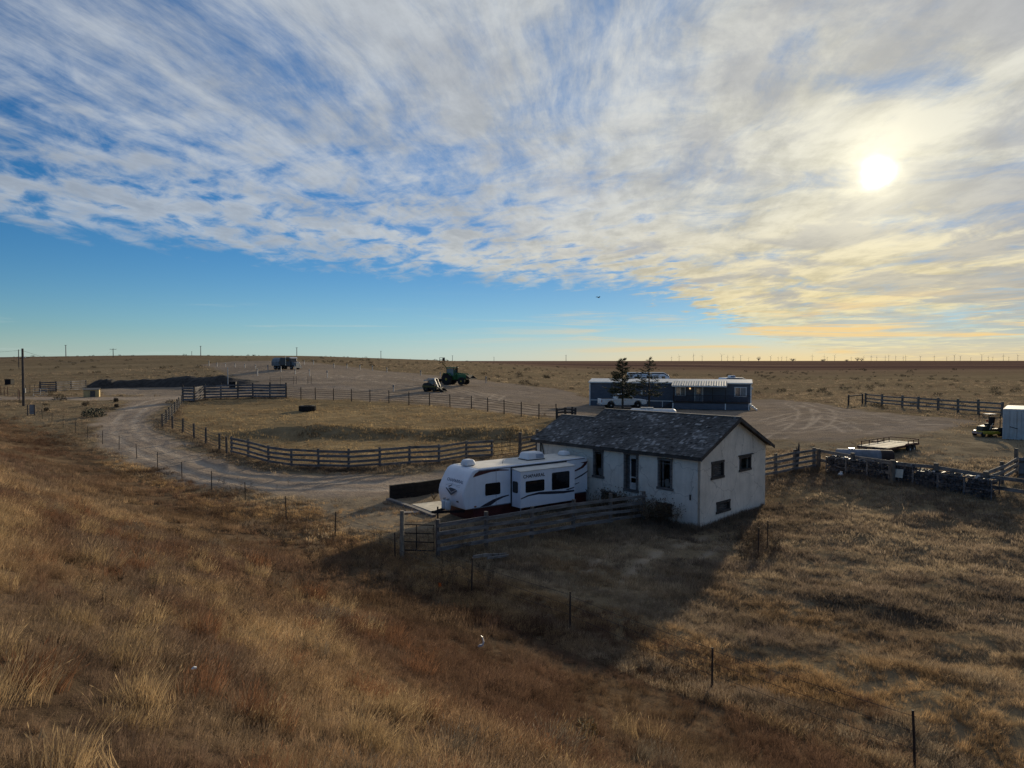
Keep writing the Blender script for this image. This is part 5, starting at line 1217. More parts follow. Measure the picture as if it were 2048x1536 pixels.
mb = MB(); mb.box((0, 0, .55), (1.7, 1.2, .22)); mb.beam((.6, 0, .55), (1.6, 0, .5), .12, .12); mb.build('frame', mat('implement_rust', (.07, .05, .035), .8, .4), root)
for y in (-.55, .55): wheel(root, (-.3, y, .32), .32, .2)
mb = MB()
for k in range(5): mb.beam((-.7+.35*k, -.4, .5), (-.75+.35*k, -.4, .05), .05, .08, (1, 0, 0))
mb.build('tines', BLACKM, root)
# ------------------------------------------------------------------ skid steer
def make_skid():
    a = P(866, 783); rz = math.radians(-14); k = 1.05; root = thing('skid_steer', a, rz, 'black and yellow skid steer loader with white arms and lowered bucket on dark gravel', 'skid steer')
    B = lambda x, y, z: (x*k, y*k, z*k); Yl = mat('skid_olive', (.13, .105, .02), .5, .3)
    mb = MB(); mb.prism([B(-1.45, -.62, .35), B(-1.5, -.62, 1.15), B(-1.2, -.62, 1.35), B(-.5, -.62, 1.4), B(.5, -.62, .95), B(.95, -.62, .75), B(.95, -.62, .3)], (0, 1.24*k, 0)); mb.build('body', mat('skid_dark', (.025, .025, .024), .55), root, .05)
    for y in (-.80, .80):
        for x in (-.85, .55): wheel(root, B(x, y, .42), .42*k, .32*k, rim=Yl, lug=12)
        mb = MB(); mb.prism([B(-1.45, y-.17, .66), B(-1.4, y-.17, .98), B(.9, y-.17, .9), B(1.05, y-.17, .66)], (0, .34*k, 0)); mb.build('side_panel', Yl, root)
    mb = MB()
    for x, xt in ((-.65, -.6), (.55, .35)):
        for y in (-.5, .5): mb.beam(B(x, y, 1.0), B(xt, y, 2.0), .09*k, .09*k, (1, 0, 0))
    mb.box(B(-.15, 0, .95), (1.1*k, .95*k, .3*k)); cb = mb.build('cab', BLACKM, root)
    mb = MB(); mb.box(B(-.12, 0, 2.06), (1.25*k, 1.18*k, .10*k)); mb.build('cab_roof', mat('skid_roof', (.45, .46, .46), .6), cb, .03)
    for y in (-.48, .48): mb = MB(); mb.box(B(-.12, y, 1.55), (.85*k, .02, .75*k)); mb.build('cab_glass', mat('cab_glass', (.16, .24, .26), .08, .1, spec=.7), cb)
    mb = MB(); mb.box(B(-.2, 0, 1.35), (.4*k, .45*k, .6*k)); mb.build('seat', mat('seat_blue', (.05, .07, .13), .8), cb)
    WHT = mat('arm_white', (.42, .42, .39), .5, .1)
    for y in (-.62, .62):
        mb = MB(); mb.beam(B(-1.3, y, 1.75), B(.45, y, 1.95), .12*k, .18*k); mb.beam(B(.45, y, 2.0), B(1.0, y, .75), .12*k, .18*k); mb.beam(B(1.0, y, .75), B(1.45, y, .45), .12*k, .15*k); mb.build('loader_arm', WHT if y < 0 else mat('skid_dark', (.025, .025, .024)), root)
    mb = MB(); mb.beam(B(.9, -.35, .8), B(1.15, -.35, 1.15), .07*k, .07*k); mb.build('cylinder_rod', WHT, root)
    mb = MB(); mb.prism([B(1.3, -1.0, .72), B(1.3, -1.0, .08), B(2.15, -1.0, .03), B(2.15, -1.0, .07), B(1.42, -1.0, .16), B(1.38, -1.0, .72)], (0, 2.0*k, 0))
    for y in (-1.02, .98): mb.prism([B(1.32, y, .72), B(1.32, y, .08), B(2.12, y, .05)], (0, .04*k, 0))
    mb.build('bucket', BLACKM, root)
make_skid()
# ------------------------------------------------------------------ dump truck on the rise
def make_truck():
    a = P(573, 739); rz = math.radians(-32); k = 1.0; root = thing('dump_truck', a, rz, 'big dark truck with a grey rounded load body parked high on the gravel lot', 'truck')
    Dk = mat('truck_dark', (.035, .040, .055), .4, .2, spec=.5); Gy = mat('truck_grey', (.22, .24, .26), .6, .25, 1.5); L = 8.2
    mb = MB(); mb.box((0, 0, .85), (L, .9, .3)); mb.build('chassis', BLACKM, root)
    for x in (-2.9, -1.6, 3.1):
        for y in (-1.05, 1.05): wheel(root, (x, y, .52), .52, .34 if x > 0 else .5)
    mb = MB(); pr = [(-1.25, .9), (-1.25, 2.0), (-.9, 2.75), (-.35, 3.05), (.35, 3.05), (.9, 2.75), (1.25, 2.0), (1.25, .9)]; mb.prism([(-4.2, y, z) for y, z in pr], (2.9, 0, 0)); mb.build('load_body', Gy, root, .05)
    mb = MB(); mb.box((-4.22, 0, 1.5), (.06, 2.4, 1.1))
    for k2 in range(4): mb.box((-3.9+.75*k2, -1.27, 1.45), (.08, .06, 1.1))
    mb.build('side_ribs', mat('truck_rib', (.10, .105, .11), .6), root)
    mb = MB(); mb.box((.0, 0, 2.05), (2.0, 2.4, 1.95)); mb.build('sleeper_box', Dk, root, .08)
    mb = MB(); mb.prism([(1.05, -1.1, .9), (1.05, -1.1, 3.1), (2.0, -1.1, 3.1), (2.55, -1.1, 2.95), (2.75, -1.1, 2.0), (2.75, -1.1, .9)], (0, 2.2, 0)); cb = mb.build('cab', Dk, root, .06)
    mb = MB(); mb.prism([(2.57, -.98, 2.85), (2.75, -.98, 2.05), (2.77, -.98, 2.06), (2.60, -.98, 2.87)], (0, 1.96, 0)); mb.build('windshield', GLASS, cb)
    mb = MB(); mb.box((1.8, -1.105, 2.4), (1.1, .02, .7)); mb.build('side_window', GLASS, cb)
    mb = MB(); mb.prism([(2.5, -1.15, 2.95), (2.5, -1.15, 3.12), (2.95, -1.15, 2.85)], (0, 2.3, 0)); mb.build('sun_visor', mat('visor_white', (.55, .56, .58), .4), cb)
    mb = MB(); mb.prism([(2.75, -.85, .8), (2.75, -.85, 2.0), (4.1, -.85, 1.75), (4.2, -.85, .8)], (0, 1.7, 0)); hd = mb.build('hood', mat('truck_hood', (.11, .13, .16), .35, .2, spec=.5), root, .08)
    mb = MB(); mb.box((4.2, 0, 1.25), (.08, 1.1, .85)); mb.build('grille', mat('chrome', (.55, .56, .58), .2, .1, metal=.8), hd)
    for y in (-1.05, 1.05):
        mb = MB(); mb.prism([(2.5, y-.2, .9), (2.75, y-.2, 1.15), (3.5, y-.2, 1.15), (3.85, y-.2, .75), (3.7, y-.2, .72), (3.4, y-.2, 1.05), (2.8, y-.2, 1.05)], (0, .4, 0)); mb.build('fender', Dk, root)
        mb = MB(); mb.cyl((4.02, y*.85, 1.05), (4.1, y*.85, 1.05), .12); mb.build('headlight', mat('lamp_glass', (.6, .62, .65), .15), root)
        mb = MB(); mb.cyl((1.1, y*1.1, 1.0), (1.1, y*1.1, 3.4), .08); mb.build('exhaust_stack', mat('chrome', (.55, .56, .58), .2, .1, metal=.8), root)
    mb = MB(); mb.box((4.3, 0, .62), (.2, 2.3, .35)); mb.build('bumper', mat('chrome', (.55, .56, .58), .2, .1, metal=.8), root)
make_truck()
# ------------------------------------------------------------------ tractor tyre feeder in the pasture
o = P(615, 822); root = thing('tractor_tire', o, 0, 'huge black tractor tire lying flat in the middle of the yellow pasture', 'tire')
mb = MB(); n = 36; R0 = 1.0; hh = .68
s_ = mb.lathe([(.0, .60), (.0, .86), (.10, R0), (hh-.10, R0), (hh, .86), (hh, .60), (hh-.08, .58), (.08, .58), (.0, .60)], (0, 0, 0), (0, 0, 1), n)
for f in list(mb.bm.faces):
    if len(f.verts) > 8: mb.bm.faces.remove(f)
for k in range(22):
    a = 2*PI*k/22
    for s in (0, 1): mb.beam((math.cos(a+.10*(1-s))*R0, math.sin(a+.10*(1-s))*R0, .05+.32*s), (math.cos(a+.10*s+.02)*R0, math.sin(a+.10*s+.02)*R0, .33+.30*s), .09, .09, (0, 0, 1))
mb.build('tread', RUBBER, root)
# ------------------------------------------------------------------ pump shed, utility poles
o = P(184, 794); root = thing('pump_shed', o, math.radians(24), 'tiny tan well shed with slanted roof beside the far dirt road', 'shed')
TAN = mat('tan_panel', (.52, .40, .19), .8, .15, 2); hs = ZAT(777, o.y)-o.z
mb = MB(); mb.prism([(-1.1, -.8, -.1), (-1.1, -.8, hs*.86), (-1.1, .1, hs), (-1.1, .8, hs*.80), (-1.1, .8, -.1)], (2.2, 0, 0)); mb.build('wall', TAN, root)
mb = MB(); mb.prism([(-1.2, -.9, hs*.84), (-1.2, .1, hs+.03), (-1.2, .1, hs+.09), (-1.2, -.9, hs*.84+.06)], (2.4, 0, 0)); mb.prism([(-1.2, .1, hs+.03), (-1.2, .92, hs*.77), (-1.2, .92, hs*.77+.06), (-1.2, .1, hs+.09)], (2.4, 0, 0)); mb.build('roof', mat('shed_roof', (.19, .17, .14), .8), root)
mb = MB(); mb.box((.2, -.81, hs*.4), (.7, .03, hs*.7)); mb.build('door', mat('shed_door', (.10, .095, .085), .8), root)
POLE = mat('pole_wood', (.10, .085, .075), .9, .3, 4, bump=.3, stretch=(3, 3, .5))
def utility_pole(px, py, top, label, r=.14, arm=None, m=None, extras=False, group=None, far=None):
    o = P(px, py) if far is None else PY(px, far); h = ZAT(top, o.y)-o.z
    root = thing('utility_pole', o, 0, label, 'utility pole', group)
    mb = MB(); mb.tube([(0, 0, -.5), (0, 0, h*.5), (0, 0, h)], [r, r*.9, r*.72], 8); mb.build('pole', m or POLE, root)
    if arm:
        mb = MB(); mb.beam((-arm, 0, h-.35), (arm, 0, h-.35), .12, .14); mb.build('crossarm', POLE, root)
        for x in (-arm*.9, 0, arm*.9): mb = MB(); mb.cyl((x, 0, h-.28), (x, 0, h-.05), .05, n=6); mb.build('insulator', STEEL, root)
    if extras:
        mb = MB(); mb.beam((.12, 0, h-1.2), (.45, 0, h-1.25), .06, .10); mb.build('bracket', STEEL, root); mb = MB(); mb.box((.17, -.02, 2.2), (.28, .2, .7)); mb.build('meter_box', mat('meter_grey', (.14, .15, .16), .6), root)
        mb = MB(); mb.cyl((.10, -.10, 0), (.08, -.08, h*.6), .03, n=6); mb.build('conduit', mat('meter_grey', (.14, .15, .16), .6), root)
    return o, h
po, ph = utility_pole(47.5, 812, 697, 'tall dark wooden utility pole with meter box near the left edge', .19, extras=True)
utility_pole(38, 730, 699, 'distant bare pole just left of the big wooden utility pole', .15, far=230)
p2, h2 = utility_pole(227, 724, 697, 'distant utility pole with a crossarm on the left skyline', .16, 1.4, far=300)
utility_pole(456, 774, 734, 'slim grey metal pole standing by the black bin behind the windbreak', .09, m=STEEL)
o = P(466, 775); root = thing('trash_bin', o, .1, 'black bin standing behind the windbreak fence next to a slim pole', 'bin'); mb = MB(); mb.box((0, 0, .5), (1.1, .9, 1.0), None, 1.08); mb.build('body', BLACKM, root, .04); mb = MB(); mb.box((0, 0, 1.04), (1.25, 1.02, .07)); mb.build('lid', BLACKM, root)
o = P(19, 769.5); root = thing('storage_box', o, 0, 'black square box standing alone in the field at the far left edge', 'box'); s_ = (25-13)/F*o.y; mb = MB(); mb.box((0, 0, s_*.45), (s_, s_*.9, s_*.9)); mb.build('body', BLACKM, root, .05); mb = MB(); mb.box((0, 0, s_*.92), (s_*1.06, s_*.96, .1)); mb.build('lid', BLACKM, root)
# wires
w0 = po+Vector((0, 0, ph-.2)); root = thing('power_lines', w0, 0, 'thin black power lines strung from the big wooden utility pole', 'power line')
for k, (ex, dz) in enumerate((((-40, 30, 2.0), 0), ((-40, 30, 1.0), -.9), (tuple(p2+Vector((0, 0, h2-.3))-w0), -.1))):
    mb = MB(); e = Vector(ex); pts = []
    for i in range(13): t = i/12; pts.append(e*t+Vector((0, 0, dz*(1-t)-4*t*(1-t)*(1.0 if k < 2 else 3.5))))
    mb.tube(pts, .012 if k < 2 else .018, 4); mb.build('wire', BLACKM, root)
# ------------------------------------------------------------------ hookup posts on the gravel lot
PEDM = mat('pedestal_white', (.34, .35, .36), .6, .15, 3)
def pedestal_proto(o, h, label, group):
    root = thing('hookup_post', o, 0, label, 'post', group)
    mb = MB(); mb.box((0, 0, h/2), (.16, .16, h)); mb.build('post', PEDM, root); mb = MB(); mb.box((0, -.10, h*.82), (.26, .10, .34)); mb.build('outlet_box', mat('outlet_grey', (.20, .21, .22), .6), root); return root
def row(lst, label, group):
    pr = None
    for px, py, top in lst:
        o = P(px, py); h = min(2.2, max(.9, ZAT(top, o.y)-o.z))
        if pr is None: pr = pedestal_proto(o, h, label, group); h0 = h
        else: c = copy_tree(pr, o); c.scale = (1, 1, h/h0)
row([(536, 741, 730), (562, 744, 733), (590.5, 748.5, 738), (619, 752, 738), (654.6, 756, 741)], 'white hookup post in the front row below the parked truck', 'front row of hookup posts on the gravel lot')
row([(608.5, 729, 720), (627, 729.5, 719.5), (668, 736, 727), (694, 737, 727.5), (720, 739, 729.5), (745, 741.5, 731), (774, 744.5, 735)], 'white hookup post in the back row right of the parked truck', 'back row of hookup posts on the gravel lot')
row([(418, 732, 721.5), (434, 733, 725), (451, 733.5, 725.5), (470, 734.5, 726.5), (489.5, 736, 727.5), (511, 738, 729)], 'white hookup post in the leftmost row of the gravel lot', 'left row of hookup posts on the gravel lot')
row([(841.5, 751, 741), (880.5, 753.5, 744)], 'white hookup post behind the skid steer at the lot edge', 'hookup posts behind the skid steer')
row([(972, 766, 753)], 'grey hookup post standing alone right of the green tractor', None)
row([(787, 783, 770)], 'grey hookup post standing alone left of the skid steer', None)
row([(515, 752, 737)], 'grey hookup post nearest the windbreak fence, left of the front row', None)
# ------------------------------------------------------------------ concrete pad and timber wall by the trailer
CONC = mat('pale_concrete', (.62, .56, .44), .9, .2, 1.5, bump=.2)
def flat_slab(name, pts, th, m, label, cat, lift=.05):
    Q = [P(*p) for p in pts]; z = max(q.z for q in Q)+lift; o = Vector((Q[0].x, Q[0].y, z)); root = thing(name, o, 0, label, cat)
    mb = MB(); mb.prism([(q.x-o.x, q.y-o.y, 0) for q in Q], (0, 0, -th-.3)); mb.build('slab', m, root); return root
flat_slab('concrete_slab', [(824, 1012), (880, 1003), (905, 1020), (868, 1030)], .12, CONC, 'sunlit pale concrete slab in front of the white trailer nose', 'slab', .03)
def low_wall(name, pts, h, th, m, label, cat, nb=3):
    Q = [P(*p) for p in pts]; o = Q[0]; root = thing(name, o, 0, label, cat)
    for a, b in zip(Q, Q[1:]):
        mb = MB()
        for k in range(nb): mb.beam(a-o+Vector((0, 0, h*(k+.5)/nb-.02)), b-o+Vector((0, 0, h*(k+.5)/nb-.02+.01*k)), th*(1-.06*k), h/nb*.96)
        mb.build('timbers', m, root)
    return root
low_wall('timber_retaining_wall', [(780, 999), (830, 993), (884, 985)], .85, .22, mat('creosote_timber', (.018, .016, .015), .9, .4, 3), 'low black timber wall beside the dirt road left of the travel trailer', 'retaining wall')
low_wall('concrete_curb', [(776, 1000), (822, 1016), (868, 1034)], .14, .24, mat('old_concrete', (.24, .22, .20), .9, .3, 2), 'narrow concrete curb running from the timber wall to the trailer hitch', 'curb', 1)
q = P(825, 1026); root = thing('wooden_board', q, .35, 'short pale board lying on the ground outside the concrete curb', 'board'); mb = MB(); mb.box((0, 0, .05), (1.1, .34, .05), Euler((.03, .02, 0))); mb.build('plank', mat('pale_planks2', (.34, .32, .30), .85, .3, 2), root)
q = P(868, 1000); root = thing('weed_clump', q, 0, 'dry weed clump inside the black timber wall by the trailer nose', 'weed')
mb = MB(); rr = random.Random(8)
for i in range(60): a = rr.random()*6.3; l = rr.uniform(.15, .4); mb.beam((0, 0, 0), (math.cos(a)*l*.7, math.sin(a)*l*.7, l), .012, .006)
mb.build('stalks', mat('dry_stalk', (.22, .16, .09), .9), root)
# ------------------------------------------------------------------ small things in the near grass
q = P(1012, 1112); q2 = P(946, 1141); root = thing('fallen_rail', q2, 0, 'weathered grey fence rail slanting from a steel post into the dry grass', 'board'); d = q-q2
mb = MB(); prev = None
pts = [Vector((0, 0, .55)), d*.35+Vector((0, 0, .42)), d*.7+Vector((0, 0, .22)), d+Vector((0, 0, .08))]
for a, b in zip(pts, pts[1:]): mb.beam(a, b+(b-a).normalized()*.03, .035, .13, (0, -.5, 1))
mb.beam(pts[1]+Vector((.1, -.1, -.1)), pts[3]+Vector((.12, -.2, 0)), .03, .10, (0, -.5, 1)); mb.build('rail', mat('silver_board', (.30, .29, .28), .85, .3, 2), root)
q = P(962, 1299); root = thing('plastic_scrap', q, 0, 'twisted white plastic scrap standing in dark grass near a steel post', 'litter')
mb = MB(); mb.prism([(-.10, 0, .07), (-.04, 0, .13), (.03, 0, .14), (.05, 0, .2), (.03, 0, .32), (.0, 0, .38), (.05, 0, .34), (.09, 0, .2), (.06, 0, .09), (-.02, 0, .06)], (0, .04, 0)); mb.build('film', mat('white_plastic_film', (.75, .76, .76), .5), root)
q = P(877, 1190); root = thing('orange_flag', q, 0, 'tiny bright orange marker flag in the dark grass below the gate', 'flag'); mb = MB(); mb.cyl((0, 0, 0), (0, 0, .45), .006, n=5); mb.build('wire_stem', BLACKM, root); mb = MB(); mb.prism([(0, 0, .30), (0, 0, .45), (.09, .03, .42), (.10, .02, .31)], (0, .004, 0)); mb.build('flag_cloth', mat('orange_cloth', (.80, .16, .02), .7), root)
q = P(389, 1391); root = thing('paper_litter', q, .6, 'small white scrap of paper caught in the bank grass', 'litter'); mb = MB(); mb.prism([(-.03, 0, .36), (0, 0, .385), (.035, 0, .375), (.03, 0, .355), (0, 0, .36)], (0, .035, 0)); mb.build('paper', mat('white_plastic_film', (.75, .76, .76), .5), root)
# dead stump tied to the fence right of the house
q = P(1594, 942); root = thing('broken_stump', q, 0, 'splintered dark dead trunk leaning on the fence right of the house', 'stump'); mb = MB(); mb.tube([(-.15, 0, -.2), (-.05, 0, .8), (.08, 0, 1.45)], [.20, .17, .10], 7); mb.tube([(.05, 0, 1.2), (.12, .02, 1.75), (.10, 0, 2.0)], [.09, .06, .01], 6); mb.tube([(.0, 0, 1.2), (-.08, 0, 1.7)], [.07, .01], 5); mb.build('trunk', WOOD_D, root)
# bird
d = ray(1197, 595); t = 60; root = thing('bird', (d[0]*t, d[1]*t, H+d[2]*t), .6, 'small dark bird gliding in the blue strip of sky', 'bird')
mb = MB(); mb.lathe([(-.13, .005), (-.05, .035), (.05, .038), (.12, .02), (.16, .004)], (0, 0, 0), (1, 0, 0), 8); mb.prism([(-.03, 0, .02), (.05, 0, .02), (.01, .17, .09), (-.07, .32, .05), (-.04, .16, .08)], (0, 0, .008)); mb.prism([(-.03, 0, .02), (.05, 0, .02), (.01, -.17, .09), (-.07, -.32, .05), (-.04, -.16, .08)], (0, 0, .008)); mb.prism([(-.12, -.01, 0), (-.22, -.05, 0), (-.22, .05, 0), (-.12, .01, 0)], (0, 0, .006)); mb.build('body', mat('bird_dark', (.03, .028, .026), .8), root)
# ------------------------------------------------------------------ dark dirt berm
def make_berm():
    l = smooth_line(plan([(172, 777), (215, 775), (262, 774), (330, 772), (400, 770), (450, 768), (520, 764)]), 8); V = []; Fc = []; nc = 15
    rr = np.random.default_rng(2)
    for i, p in enumerate(l):
        tg = l[min(i+1, len(l)-1)]-l[max(i-1, 0)]; tg /= np.linalg.norm(tg); nn = np.array([-tg[1], tg[0]])
        e = min(1, i/5, (len(l)-1-i)/8); hh = (1.15+.75*vnoise(np.array(i*.35), np.array(3.3))+.2*rr.random())*e
        for j in range(nc):
            u = (j/(nc-1)-.5)*2; q = p+nn*u*3.6; hz = hh*max(0, math.cos(u*PI/2))**1.1+.16*(rr.random()-.5)*(1-abs(u))
            V.append((q[0], q[1], G(q[0], q[1])+hz-.06))
    for i in range(len(l)-1):
        for j in range(nc-1): a = i*nc+j; Fc.append((a, a+1, a+nc+1, a+nc))
    me = bpy.data.meshes.new('dirt_berm'); me.from_pydata(V, [], Fc); me.materials.append(mat('dark_soil', (.050, .042, .036), .95, .4, 1.2, bump=.8))
    o = bpy.data.objects.new('dirt_berm', me); COL.objects.link(o); tag(o, kind='structure')
make_berm()
# ------------------------------------------------------------------ skyline: masts, turbines, far trees
FARM = mat('far_mast', (.16, .15, .16), .8)
def mast(px, top, y, label, r=.35, cross=False):
    o = PY(px, y); h = ZAT(top, y)-o.z; root = thing('skyline_mast', o, 0, label, 'mast', 'thin masts on the left skyline')
    mb = MB(); mb.tube([(0, 0, -3), (0, 0, h)], [r, r*.7], 6); mb.build('shaft', FARM, root)
    mb = MB(); mb.beam((-r*2.5, 0, h*.98), (r*2.5, 0, h*.98), r*.7, r*.7); mb.build('top_bar', FARM, root)
mast(132.5, 690, 460, 'thin grey mast on the skyline between the two utility poles', .30)
mast(402, 692, 430, 'thin grey mast on the skyline left of the parked truck', .26)
mast(384, 703, 430, 'very short mast on the skyline beside a taller one', .16)
mast(594, 695, 400, 'thin grey mast on the skyline directly above the truck', .24)
mast(762, 702, 700, 'thin grey mast on the skyline right of the truck', .34)
mast(905, 711, 900, 'faint mast on the skyline above the tractor cab', .36)
mast(988, 714, 1200, 'faint mast on the skyline right of the tractor', .4)
mast(1132, 710, 1500, 'thin grey mast on the skyline left of the spruces', .6)
def turbine(px, top, y, seed):
    rr = random.Random(seed); o = PY(px, y); h = ZAT(top, y)-o.z; root = thing('wind_turbine', o, rr.uniform(-.6, .6), 'slender wind turbine on the far right horizon', 'wind turbine', 'wind turbines along the far right horizon')
    r = h*.022+.3; mb = MB(); mb.tube([(0, 0, -4), (0, 0, h)], [r, r*.6], 6); mb.build('tower', FARM, root)
    mb = MB(); mb.beam((0, -r*1.5, h), (0, r*3, h), r*2.0, r*2.0); mb.build('nacelle', FARM, root)
    a0 = rr.random()*2.1
    for k in range(3):
        a = a0+k*2*PI/3; mb = MB(); mb.prism([(0, -r*1.6, h), (math.cos(a+.12)*h*.2, -r*1.6, h+math.sin(a+.12)*h*.2), (math.cos(a)*h*.55, -r*1.6, h+math.sin(a)*h*.55)], (0, .4, 0)); mb.build('blade', FARM, root)
TX = [1343, 1358, 1387, 1404, 1443, 1455, 1466, 1481, 1497, 1541, 1556, 1563, 1573, 1624, 1648, 1654, 1669, 1702, 1727, 1742, 1753, 1770, 1777, 1791, 1806, 1811, 1840, 1868, 1893, 1908, 1920, 1941, 1963, 1976, 1985, 2006, 2017, 2035]
for i, px in enumerate(TX):
    turbine(px, 709.5+random.Random(i*7).uniform(0, 4.5)+(0 if px in (1387, 1443, 1669, 1963) else 1.5), 3600+random.Random(i).uniform(-700, 900), i)
def far_tree(px, y, hpx, wpx, seed, label):
    rr = random.Random(seed); o = PY(px, y); k = y/F; hh = hpx*k; ww = wpx*k; root = thing('far_tree', o, 0, label, 'tree', 'bare trees on the far right horizon')
    mb = MB(); mb.tube([(0, 0, -1), (0, 0, hh*.5)], [ww*.06, ww*.03], 5)
    for i in range(14):
        a = rr.random()*6.3; z0 = hh*rr.uniform(.15, .5); mb.tube([(0, 0, z0), (math.cos(a)*ww*.25, math.sin(a)*ww*.25, z0+hh*.2), (math.cos(a)*ww*.5, math.sin(a)*ww*.5, min(hh, z0+hh*rr.uniform(.3, .5)))], [ww*.03, ww*.02, ww*.006], 4)
    mb.build('trunk', FARM, root)
    V = []; Fc = []
    for i in range(170):
        p = Vector((rr.gauss(0, .24)*ww, rr.gauss(0, .24)*ww, hh*rr.uniform(.3, .98))); s = ww*rr.uniform(.03, .08); b = len(V)
        for q in range(3): V.append(tuple(p+Vector((rr.uniform(-1, 1), rr.uniform(-1, 1), rr.uniform(-1, 1)))*s))
        Fc.append((b, b+1, b+2))
    me = bpy.data.meshes.new('crown'); me.from_pydata(V, [], Fc); me.materials.append(mat('far_twigs', (.05, .042, .040), .9)); c = bpy.data.objects.new('crown', me); COL.objects.link(c); c.parent = root
for i, (px, hp, wp, l) in enumerate(((1517, 10, 9, 'dark tree clump on the horizon above the right end of the mobile home'), (1585, 6, 12, 'wide low bare tree on the horizon right of the mobile home'), (1646, 5, 10, 'low bare tree on the horizon below a wind turbine'), (1693, 4, 8, 'smallest bare tree on the horizon, left of a taller pair'), (1714, 8, 9, 'left one of a pair of bare trees on the far horizon'), (1723, 7.5, 8, 'right one of a pair of bare trees on the far horizon'))):
    far_tree(px, 1500, hp, wp, 50+i, l)
# ------------------------------------------------------------------ grass and sagebrush
GRASS = attr_mat('dry_grass', 'tint', .8, 7.0, .42, .42, 'INSTANCER', spec=.05)
SAGE = attr_mat('sage_leaf', 'tint', .9, 3, .2, .15, 'INSTANCER', spec=.1)
SRC = bpy.data.collections.new('plant_sources')
def src_mesh(name, V, Fc, m):
    me = bpy.data.meshes.new(name); me.from_pydata(V, [], Fc); me.materials.append(m); o = bpy.data.objects.new(name, me); return o
def blades(rng, n, h, spread, w, lean, head=0.0, droop=.5, nseg=3, rad=.10):
    V = []; Fc = []
    for i in range(n):
        a = rng.random()*2*PI; r = rng.random()**.5*rad; b = Vector((math.cos(a)*r, math.sin(a)*r, -.03))
        d = Vector((math.cos(a), math.sin(a), 0))*spread*rng.random()+Vector(lean)*rng.uniform(.5, 1.4); l = h*rng.uniform(.55, 1.12); wd = w*rng.uniform(.6, 1.3)
        t0 = rng.random()*PI; s = Vector((math.cos(t0), math.sin(t0), 0)); k = len(V)
        for j in range(nseg+1):
            f = j/nseg; p = b+Vector((0, 0, l*(f-droop*.35*f*f)))+d*l*f**1.7; ww = wd*(1-f)**.6*.5+(.0006)
            V += [tuple(p-s*ww), tuple(p+s*ww)]
        for j in range(nseg): q = k+2*j; Fc.append((q, q+1, q+3, q+2))
        if head and rng.random() < head:
            k = len(V); e = Vector((0, 0, l*(1-droop*.35)))+b+d*l; dd = (d*1.2+Vector((0, 0, .5))).normalized(); hl = .07*rng.uniform(.6, 1.3); hw = wd*.5+.0022
            V += [tuple(e), tuple(e+dd*hl*.4+s*hw), tuple(e+dd*hl), tuple(e+dd*hl*.4-s*hw)]; Fc.append((k, k+1, k+2, k+3))
    return V, Fc
def bush(rng, n, h, w):
    V = []; Fc = []
    for i in range(n):
        a = rng.random()*2*PI; el = rng.random(); r = rng.random()**.4
        p = Vector((math.cos(a)*w*r*math.sqrt(1-.7*el*el), math.sin(a)*w*r*math.sqrt(1-.7*el*el), h*el*(.5+.5*r)+.03)); l = rng.uniform(.06, .15)*h*1.6; k = len(V)
        d = Vector((rng.gauss(0, .6)+math.cos(a)*.4, rng.gauss(0, .6)+math.sin(a)*.4, .7)).normalized(); s = d.cross(Vector((rng.gauss(0, 1), rng.gauss(0, 1), rng.gauss(0, 1)))).normalized()*l*.3
        V += [tuple(p-s), tuple(p+s), tuple(p+d*l+s*.4), tuple(p+d*l-s*.4)]; Fc.append((k, k+1, k+2, k+3))
    return V, Fc
def weed(rng, h):
    mb = MB()
    for i in range(4):
        a = rng.random()*6.3; t = Vector((math.cos(a), math.sin(a), 0))*rng.uniform(.05, .3); l = h*rng.uniform(.6, 1.1); mb.tube([(t.x*.1, t.y*.1, -.05), tuple(t*.5+Vector((0, 0, l*.55))), tuple(t+Vector((0, 0, l)))], [.006, .005, .002], 4)
        for j in range(7):
            f = rng.uniform(.35, 1); p = t*f+Vector((0, 0, l*f)); q = p+Vector((rng.gauss(0, .08), rng.gauss(0, .08), rng.uniform(.04, .16))); mb.tube([tuple(p), tuple(q)], [.003, .002], 3); mb.box(q, (.022, .022, .03))
    return mb
gr = random.Random(42)
SETS = {}
def add_set(key, objs):
    c = bpy.data.collections.new('src_'+key)
    for o in objs: c.objects.link(o)
    SETS[key] = c
add_set('tall', [src_mesh('tall_tuft', *blades(gr, 46, .34, .42, .0046, (.20, .08, 0), .26, .5, 3, .13), GRASS) for _ in range(4)])
add_set('tallfar', [src_mesh('tall_far_tuft', *blades(gr, 44, .36, .50, .014, (.16, .06, 0), .15, .55, 2, .26), GRASS) for _ in range(3)])
add_set('mid', [src_mesh('mid_tuft', *blades(gr, 52, .24, .70, .0055, (.08, .03, 0), .05, .6, 3, .14), GRASS) for _ in range(4)])
add_set('midfar', [src_mesh('mid_far_tuft', *blades(gr, 44, .24, .75, .015, (.06, 0, 0), .0, .6, 2, .26), GRASS) for _ in range(3)])
add_set('low', [src_mesh('low_tuft', *blades(gr, 34, .15, .9, .03, (.03, 0, 0), .0, .6, 2, .35), GRASS) for _ in range(3)])
add_set('sage', [src_mesh('sage_clump', *bush(gr, 150, .55, .5), SAGE) for _ in range(4)])
def weed_src():
    o = weed(gr, .85).build('weed_src', GRASS); COL.objects.unlink(o); return o
add_set('weed', [weed_src() for _ in range(3)])
